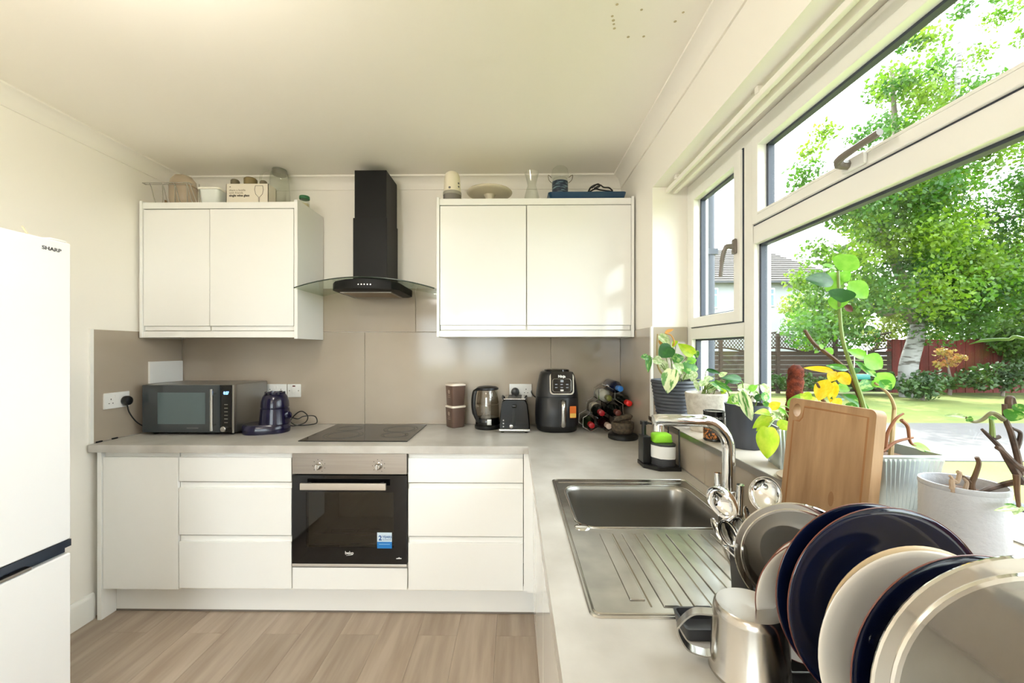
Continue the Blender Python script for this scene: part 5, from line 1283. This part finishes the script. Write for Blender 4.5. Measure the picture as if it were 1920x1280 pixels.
def mug():
    c = (.357, .632)
    t = thing('steel_jug', 'stainless steel jug upside down with strap handle beside the rack', 'jug', (*c, WT), R(160))
    H = .103
    MB().lathe([(.0525, .002), (.0555, .0005), (.057, .003), (.0565, .007), (.054, .010), (.0505, H - .012), (.049, H - .004), (.0455, H), (.030, H - .0015), (0, H - .002)], (0, 0, 0), 56).build('body', M('jug_steel', (190, 184, 176), .2, 1.0, bump=(14, .05)), t, local=True, smooth=50)
    pts = [(.050, 0, H - .022), (.078, 0, H - .028), (.098, 0, H - .05), (.100, 0, .040), (.086, 0, .018), (.062, 0, .014), (.053, 0, .016)]
    pts = spline(pts, 6)
    vs = []; 
    rg = []
    for i, p in enumerate(pts):
        a = pts[max(i - 1, 0)]; b = pts[min(i + 1, len(pts) - 1)]; tn = (b - a).normalized(); nn = Vector((tn.z, 0, -tn.x))
        rg.append([p + nn * .0012 + Vector((0, .009, 0)), p + nn * .0012 - Vector((0, .009, 0)), p - nn * .0012 - Vector((0, .009, 0)), p - nn * .0012 + Vector((0, .009, 0))])
    MB().loft(rg).build('handle', MATS['steel'], t, local=True, smooth=50)
mug()

def utensil_pot():
    x0, x1, y0, y1 = .436, .528, .778, .852
    z0, z1 = WT, 1.0
    t = thing('utensil_caddy', 'black plastic cutlery holder beside the drainer', 'cutlery holder', ((x0 + x1) / 2, (y0 + y1) / 2, WT))
    o0 = [(x, y, z0 + .0006) for x, y in rrect(x0 + .004, x1 - .004, y0 + .004, y1 - .004, .008)]; o1 = [(x, y, z1) for x, y in rrect(x0, x1, y0, y1, .010)]
    i1 = [(x, y, z1) for x, y in rrect(x0 + .003, x1 - .003, y0 + .003, y1 - .003, .008)]; i0 = [(x, y, z0 + .006) for x, y in rrect(x0 + .007, x1 - .007, y0 + .007, y1 - .007, .006)]
    MB().loft([o0, o1, i1, i0]).build('holder', M('caddy_black', (40, 40, 42), .4), t, smooth=40)
    MB().tube([(x0 - .012, y0 + .01, z1 + .002), (x0 - .012, y1 - .005, z1 + .002), (x0 + .002, y1, z1 - .002)], .0018, 6).build('hook_wire', MATS['chrome'], t)
utensil_pot()
def utensil(name, label, cat, foot, px, py, Y, rpx, squash, depth, face):
    """handle down in the caddy, bowl up at (px,py) depth Y; face = direction the hollow looks"""
    p = at(px, py, Y); foot = Vector(foot); r = rpx * Y / F
    t = thing(name, label, cat, foot)
    d = (p - foot).normalized(); n = Vector(face); n = (n - d * n.dot(d)).normalized(); s = d.cross(n)
    mt = Matrix(((s.x, d.x, n.x, p.x), (s.y, d.y, n.y, p.y), (s.z, d.z, n.z, p.z), (0, 0, 0, 1)))
    k = 8
    pr = [(math.cos(R(90 * i / k)), -depth * math.sin(R(90 * i / k))) for i in range(k + 1)]
    MB().lathe([(a * r * .97 if a > 1e-5 else 0, b * r * .95) for a, b in pr[::-1]] + [(r, 0)] + [(a * r if a > 1e-5 else 0, b * r - .0008) for a, b in pr[1:]], n=32, mat=mt, sx=squash).build('bowl', MATS['chrome'], t, smooth=50)
    e = p - d * r * .96
    MB().tube([foot, foot + (e - foot) * .6, e - d * .004, e], [.0045, .0035, .003, .005], 8, flat=.6).build('handle', MATS['steel'], t)
utensil('ladle', 'small steel ladle standing left in the cutlery holder', 'ladle', (.490, .815, WT + .012), 1352, 944, .835, 33, .85, .75, (-.80, -.25, .45))
utensil('ladle', 'large steel ladle standing right behind the small pan lid', 'ladle', (.505, .83, WT + .012), 1434, 926, .90, 32, .88, .5, (-.75, -.6, .3))
utensil('spoon', 'steel serving spoon low in the cutlery holder', 'spoon', (.47, .80, WT + .012), 1366, 1000, .80, 28, .55, .3, (-.3, -.9, .1))
utensil('spoon', 'steel dessert spoon in the middle of the cutlery holder', 'spoon', (.50, .805, WT + .012), 1385, 985, .81, 17, .7, .3, (-.2, -.9, .2))
utensil('spoon', 'slim steel teaspoon by the tap lever in the cutlery holder', 'spoon', (.512, .84, WT + .012), 1402, 966, .84, 18, .5, .3, (.5, -.8, .2))
utensil('spoon', 'steel spoon leaning out towards the sink', 'spoon', (.455, .845, WT + .012), 1343, 992, .85, 22, .45, .3, (-.9, -.2, .1))
t = thing('fork', 'steel fork with tines up behind the small pan lid', 'fork', (.515, .80, WT + .012))
p = at(1508, 958, .78); f0 = Vector((.515, .80, WT + .012))
p = Vector((.520, .79, 1.085)); 
MB().tube([f0, p - Vector((0, 0, .04))], [.004, .003], 8, flat=.5).build('handle', MATS['steel'], t)
for k in range(4): MB().tube([p + Vector((-.009 + .006 * k, 0, -.042)), p + Vector((-.009 + .006 * k, 0, 0))], [.0016, .0009], 6).build('tine', MATS['steel'], t)
MB().tube([p + Vector((-.010, 0, -.042)), p + Vector((.010, 0, -.042))], .0022, 6).build('bridge', MATS['steel'], t)
# ================================================================== CEILING LAMP
def lamp(label, x, y, watt):
    t = thing('pendant_lamp', label, 'lamp', (x, y, 2.30))
    MB().lathe([(.045, 0), (.045, -.02), (.012, -.03), (0, -.03)], (x, y, ZC - .0005), 28).build('ceiling_rose', MATS['white_plastic'], t)
    MB().tube([(x, y, ZC - .03), (x, y, 2.37)], .003, 8).build('flex', MATS['white_plastic'], t)
    MB().lathe([(.03, .09), (.075, .07), (.095, .03), (.10, 0), (.09, -.04), (.06, -.075), (.02, -.093), (0, -.095)], (x, y, 2.29), 32).build('globe', M('globe_glow', (255, 240, 214), .4, emit=((255, 249, 240), watt)), t, smooth=60)
lamp('white globe pendant lamp over the middle of the kitchen', -1.0, .72, LAMP_WATT)
lamp('added unseen globe pendant lamp for fill near the garden door', -1.25, -1.5, LAMP_WATT)  # second pendant, added out of view as extra fill light

# ================================================================== GARDEN
GZ = -.03
random.seed(21); rng = np.random.default_rng(5)
grass = M('lawn_grass', (72, 88, 24), .9, var=(1.1, .3, .7), rgb2=(100, 104, 40), bump=(30, .5), detail=10)
tag(B(-30, 60, -30, 60, GZ - .3, GZ).build('lawn', grass), 'sunlit lawn outside the window', 'lawn', kind=S)
tag(B(1.6, 40, 5.35, 8.1, GZ, GZ + .012).build('pavement', M('asphalt', (76, 73, 73), .9, var=(30, .3, .7), rgb2=(68, 65, 65))), 'pale grey pavement crossing the lawn outside', 'pavement', kind=S)
tag(B(-8, 6, -16, YF - .26, GZ, GZ + .015).build('bounce_paving', M('bounce_stone', (90, 88, 87), .85, var=(8, .3, .7), rgb2=(80, 78, 77))), 'added unseen grey paving outside the garden door for neutral bounce', 'bounce_paving', kind=S)  # unseen grey slab added to keep green lawn bounce and reflections out of the room
# fence with lattice top
FYD = 13.6
fb = M('fence_brown', (52, 36, 24), .85, var=(3, .35, .7), rgb2=(38, 27, 18), stretch=(.4, 4, 6))
lat = M('lattice_brown', (58, 45, 32), .85)
def fence_panel(x0, x1, label):
    t = thing('fence_panel', label, 'fence', ((x0 + x1) / 2, FYD, GZ), group='brown lattice-top fence panels')
    zt = 1.42
    MB().box(x0 - .05, x0 + .05, FYD - .05, FYD + .05, GZ, 1.92).build('post', fb, t)
    n = 9
    for k in range(n):
        z = GZ + .06 + k * (zt - .1) / n
        MB().box(x0 + .05, x1 - .05, FYD - .012 - .010 * (k % 2), FYD + .012, z, z + (zt - .1) / n - .008).build('slat', fb, t)
    top = lambda x: 1.86 + .10 * math.cos(2 * PI * (x - x0) / (x1 - x0))
    low = lambda x: zt - .02 + .06 * math.cos(2 * PI * (x - x0) / (x1 - x0))
    NS = 24
    for fn, nm in ((top, 'rail'), (low, 'rail')):
        MB().tube([(x0 + .05 + (x1 - x0 - .1) * k / NS, FYD, fn(x0 + .05 + (x1 - x0 - .1) * k / NS)) for k in range(NS + 1)], .028, 4).build(nm, fb, t)
    m = MB(); st = .105
    for s in (1, -1):
        u = x0 - .8
        while u < x1 + .8:
            a = None
            for k in range(30):
                x = u + s * .5 * k / 29 if s > 0 else u + .5 - .5 * k / 29
                z = 1.36 + .62 * k / 29
                ok = x0 + .05 < x < x1 - .05 and low(x) < z < top(x)
                if ok and a is None: a = (x, z)
                if ok: b = (x, z)
            if a and (a != b): m.tube([(a[0], FYD + .01 * s, a[1]), (b[0], FYD + .01 * s, b[1])], .013, 4)
            u += st
    o = m.build('lattice', lat, t); o['kind'] = 'stuff'
xs = [4.9, 6.75, 8.6, 10.45, 12.3]
names = ['first brown lattice-top fence panel, seen through the side pane', 'second lattice-top fence panel, next to the window mullion', 'third lattice-top fence panel, behind the tall plant', 'fourth lattice-top fence panel, beside the birch trunk']
for a, b, n in zip(xs[:-1], xs[1:], names): fence_panel(a, b, n)
# red close-board fence
t = thing('board_fence', 'red-stained upright board fence right of the birch', 'fence', (16, 13.9, GZ))
red = M('red_fence', (104, 28, 22), .8, var=(3, .3, .7), rgb2=(80, 20, 16), stretch=(6, 6, .6), rnd=.12)
x = 12.4; k = 0
while x < 36:
    MB().box(x, x + .142, 13.9 - .012 * (k % 2), 13.925, GZ, 1.72 + .02 * random.random()).build('board', red, t); x += .150; k += 1
for z in (.4, 1.3): MB().box(12.4, 36, 13.925, 13.97, z, z + .08).build('rail', red, t)

def foliage(par, name, centers, n_per, size, mat, flat=.8):
    """cloud of small leaf quads around the given clump centres (x,y,z,r)"""
    tot = sum(int(n_per * (c[3] ** 2)) for c in centers)
    P = []
    for cx, cy, cz, r in centers:
        n = int(n_per * r * r)
        d = rng.normal(size=(n, 3)); d /= np.linalg.norm(d, axis=1)[:, None]
        rad = 1.25 * r * rng.random(n) ** .5
        p = d * rad[:, None] * np.array([1, 1, flat]) + np.array([cx, cy, cz]); P.append(p)
    P = np.concatenate(P); n = len(P)
    a = rng.normal(size=(n, 3)); a /= np.linalg.norm(a, axis=1)[:, None]
    b = rng.normal(size=(n, 3)); b -= a * np.sum(a * b, axis=1)[:, None]; b /= np.linalg.norm(b, axis=1)[:, None]
    s = size * (.6 + .8 * rng.random(n))[:, None]
    V = np.stack([P - a * s * .5, P + b * s * .33, P + a * s * .5, P - b * s * .33], axis=1).reshape(-1, 3)
    inv = np.array(WORLD[par.name].translation); V = V - inv
    me = bpy.data.meshes.new(name); me.vertices.add(4 * n); me.vertices.foreach_set('co', V.ravel())
    me.loops.add(4 * n); me.loops.foreach_set('vertex_index', np.arange(4 * n, dtype=np.int32))
    me.polygons.add(n); me.polygons.foreach_set('loop_start', np.arange(0, 4 * n, 4, dtype=np.int32)); me.update(calc_edges=True)
    me.materials.append(mat)
    o = bpy.data.objects.new(name, me); C.objects.link(o); o.parent = par; WORLD[o.name] = WORLD[par.name]; o['kind'] = 'stuff'
    return o
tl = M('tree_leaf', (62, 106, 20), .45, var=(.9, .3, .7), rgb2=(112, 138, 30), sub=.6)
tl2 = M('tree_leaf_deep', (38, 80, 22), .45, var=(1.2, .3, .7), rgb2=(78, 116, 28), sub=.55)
bark = M('birch_bark', (126, 124, 122), .8, var=(3, .52, .62), rgb2=(62, 56, 50), stretch=(1, 1, 5))
bark2 = M('branch_bark', (104, 94, 84), .85)
def birch():
    D = 12.6
    A = lambda px, py, d=0: at(px, py, D + d)
    b0 = A(1706, 725); b0.z = GZ
    t = thing('birch_tree', 'large white-trunked birch tree with wide leafy crown', 'tree', b0)
    tr = [b0, A(1703, 690), A(1716, 640), A(1724, 600), A(1728, 560), A(1736, 500), A(1748, 420), A(1760, 330), A(1790, 200), A(1800, 80)]
    q = spline(tr, 4); n = len(q)
    MB().tube(q, [.20 * (1 - i / n) ** .9 + .05 for i in range(n)], 12).build('trunk', bark, t, smooth=60)
    br = [[(1722, 605), (1690, 578), (1655, 588), (1615, 560)], [(1728, 570), (1690, 520), (1668, 460), (1652, 410), (1640, 330)], [(1738, 490), (1790, 450), (1850, 420), (1930, 400)], [(1668, 460), (1620, 450), (1570, 470)], [(1748, 420), (1700, 350), (1680, 250), (1672, 130)], [(1730, 560), (1800, 520), (1880, 520)], [(1760, 330), (1840, 260), (1920, 200)], [(1660, 430), (1600, 380), (1540, 330)]]
    for k, b in enumerate(br):
        pts = [A(px, py, (.0, -.5, .9)[k % 3] * i * .5) for i, (px, py) in enumerate(b)]
        q = spline(pts, 4)
        MB().tube(q, [.15 * (1 - i / len(q)) + .03 for i in range(len(q))], 7).build('branch', bark2, t, smooth=60)
    cl = []
    R_ = random.Random(3)
    def blob(px, py, rp, d=None): 
        d = R_.uniform(-2.2, 2.2) if d is None else d
        p = A(px, py, d); cl.append((p.x, p.y, p.z, rp * D / F))
    # dense middle and lower crown
    for k in range(95):
        px = R_.uniform(1600, 2150); py = R_.uniform(330, 612)
        if py > 560 and px < 1700: continue
        blob(px, py, R_.uniform(26, 52))
    for k in range(24): blob(R_.uniform(1500, 1640), R_.uniform(470, 635), R_.uniform(18, 36))
    for k in range(22): blob(R_.uniform(1500, 1700), R_.uniform(230, 420), R_.uniform(16, 34))
    for k in range(34): blob(R_.uniform(1640, 2100), R_.uniform(150, 330), R_.uniform(20, 44))
    for k in range(22): blob(R_.uniform(1680, 2050), R_.uniform(-60, 150), R_.uniform(14, 30))
    half = len(cl) // 2
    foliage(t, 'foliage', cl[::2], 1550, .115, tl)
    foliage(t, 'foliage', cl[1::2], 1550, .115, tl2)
birch()
def bushy(name, label, cat, spots, Y, mat, n_per=1500, size=.13, trunk=True):
    ps = [(at(px, py, Y + dy), rp * Y / F) for px, py, rp, dy in spots]
    c = sum((p for p, r in ps), Vector()) / len(ps)
    t = thing(name, label, cat, (c.x, c.y, GZ))
    if trunk: MB().tube([(c.x, c.y, GZ), (c.x + .05, c.y, GZ + .4), (ps[0][0].x, ps[0][0].y, ps[0][0].z)], [.05, .04, .02], 7).build('stem', bark2, t)
    foliage(t, 'foliage', [(p.x, p.y, max(p.z, GZ + r * .6), r) for p, r in ps], n_per, size, mat)
hd = M('hedge_leaf', (40, 78, 22), .5, var=(1.5, .3, .7), rgb2=(82, 116, 30), sub=.45)
hk = M('shrub_dark', (26, 54, 20), .5, var=(2, .3, .7), rgb2=(60, 88, 28), sub=.3)
fl = M('shrub_flower', (140, 132, 60), .5, var=(3, .4, .65), rgb2=(170, 110, 66), sub=.35)
bushy('round_shrub', 'rounded green shrub at the foot of the birch', 'shrub', [(1725, 722, 26, 0), (1745, 712, 22, .2), (1708, 728, 18, -.2), (1738, 728, 20, -.3)], 11.9, hk, 2600, .11)
bushy('garden_shrub', 'leafy dark shrub against the red fence at far right', 'shrub', [(1825, 706, 20, 0), (1860, 702, 22, 0), (1900, 696, 26, 0), (1940, 690, 30, .2), (1985, 690, 30, .2), (1790, 716, 14, 0), (1842, 718, 16, -.2), (1890, 718, 16, -.2)], 12.9, hk, 2200, .12)
bushy('flowering_shrub', 'pale orange-tipped shrub in front of the red fence', 'shrub', [(1772, 662, 13, 0), (1786, 676, 11, 0), (1800, 670, 8, 0), (1764, 682, 9, 0)], 13.2, fl, 2200, .11)
bushy('low_shrub', 'low dark planting below the lattice fence', 'shrub', [(1440, 712, 18, 0), (1475, 716, 16, 0), (1510, 714, 16, 0), (1550, 718, 14, 0), (1590, 718, 14, 0), (1640, 716, 16, 0), (1670, 714, 18, 0)], 13.0, hk, 2600, .11, trunk=False)
bushy('climbing_ivy', 'ivy hanging over the end of the red fence', 'climber', [(1900, 640, 30, 0), (1930, 660, 30, 0), (1880, 625, 24, 0)], 13.4, hd, 2200, .13, trunk=False)
R_ = random.Random(9)
sp_ = [(R_.uniform(1760, 2250), R_.uniform(470, 640), R_.uniform(30, 56), R_.uniform(-1, 1)) for k in range(34)]
bushy('background_tree', 'dense green tree crown beyond the red fence', 'tree', sp_, 18.0, hd, 800, .17)
sp_ = [(R_.uniform(1480, 1760), R_.uniform(560, 632), R_.uniform(14, 28), R_.uniform(-1, 1)) for k in range(26)]
bushy('background_tree', 'light green bushes showing over the lattice fence', 'tree', sp_, 16.5, M('pale_leaf', (120, 138, 44), .5, sub=.45), 1300, .13)
sp_ = [(R_.uniform(2250, 2900), R_.uniform(430, 640), R_.uniform(34, 60), R_.uniform(-1, 1)) for k in range(40)]
bushy('background_tree', 'farther green tree line beyond the far end of the red fence', 'tree', sp_, 17.0, hd, 480, .2)
# swing hanging from the birch
t = thing('garden_swing', 'small teal swing seat on ropes under the birch', 'swing', at(1615, 712, 11.5))
p = at(1614, 708, 11.5)
MB().box(p.x - .20, p.x + .20, p.y - .1, p.y + .1, p.z - .05, p.z + .10, bv=.04).build('seat', M('teal', (10, 96, 90), .4), t)
for s in (-.18, .18): MB().tube([(p.x + s, p.y, p.z + .05), (p.x + s * .8, p.y, p.z + 2.4)], .012, 6).build('rope', M('rope', (190, 184, 170), .8), t)
# house beyond the fence
def house():
    D = 24.0
    t = thing('house', 'white rendered house with grey tiled roof beyond the fence', 'house', (14.0, D + 4, GZ))
    wm = M('render_white', (150, 152, 155), .8)
    x0, x1 = at(1325, 0, D).x, at(1500, 0, D).x + 2.5
    ze = at(0, 530, D).z; zr = at(0, 466, D + 3).z
    MB().box(x0, x1, D, D + 8, GZ, ze).build('wall', wm, t)
    # hipped roof of overlapping tile courses
    rf = M('roof_tile', (66, 60, 57), .8, var=(3, .3, .7), rgb2=(52, 47, 45))
    e = .35; rx0, rx1 = x0 - 1.5, x1 - 2.4
    n = 16
    for k in range(n):
        a, b = k / n, (k + 1) / n
        za, zb = ze - .08 + (zr - ze + .08) * a, ze - .08 + (zr - ze + .08) * b
        ya, yb = D - e + (4 + e) * a, D - e + (4 + e) * b
        xa1, xb1 = x1 + e - (x1 + e - rx1) * a, x1 + e - (x1 + e - rx1) * b
        MB().add([(x0 - e, ya, za + .07), (xa1, ya, za + .07), (xb1, yb, zb), (x0 - e, yb, zb), (x0 - e, ya, za - .02), (xa1, ya, za - .02), (xb1, yb, zb - .1), (x0 - e, yb, zb - .1)], [[0, 1, 2, 3], [4, 7, 6, 5], [0, 4, 5, 1], [1, 5, 6, 2], [2, 6, 7, 3], [3, 7, 4, 0]]).build('tile_course', rf, t)
    MB().add([(x1 + e, D - e, ze - .05), (x1 + e, D + 8 + e, ze - .05), (rx1, D + 4, zr)], [[0, 1, 2]]).add([(x0 - e, D + 8 + e, ze - .05), (x1 + e, D + 8 + e, ze - .05), (rx1, D + 4, zr), (x0 - e, D + 4, zr)], [[0, 1, 2, 3]]).build('roof_back', rf, t)
    MB().box(x0 - e, x1 + e, D - e - .08, D - e + .02, ze - .16, ze - .06).build('gutter', M('gutter_dark', (60, 62, 66), .5), t)
    gp = M('house_pane', (120, 140, 156), .1)
    for pa, pb, qa, qb in ((1330, 1346, 540, 578), (1428, 1452, 540, 575)):
        a, b = at(pa, qa, D), at(pb, qb, D)
        w = MB().box(a.x, b.x, D - .06, D + .02, b.z, a.z, bv=.02).build('window', MATS['upvc'], t)
        mx = (a.x + b.x) / 2; mz = b.z + (a.z - b.z) * .66
        for u0, u1, v0, v1 in ((a.x + .08, b.x - .08, b.z + .08, mz - .04), (a.x + .08, b.x - .08, mz + .04, a.z - .08)): B(u0, u1, D - .075, D - .055, v0, v1).build('pane', gp, w)
house()
t = thing('drainpipe', 'dark drainpipe on the outside wall beside the side casement', 'drainpipe', (1.035, 2.21, GZ))
dp = M('pipe_dark', (44, 50, 64), .5)
MB().tube([(1.035, 2.215, GZ + .02), (1.035, 2.215, 3.2)], .030, 14).build('pipe', dp, t)
for z in (.6, 1.9): MB().box(.978, 1.07, 2.18, 2.25, z, z + .03).build('bracket', dp, t)
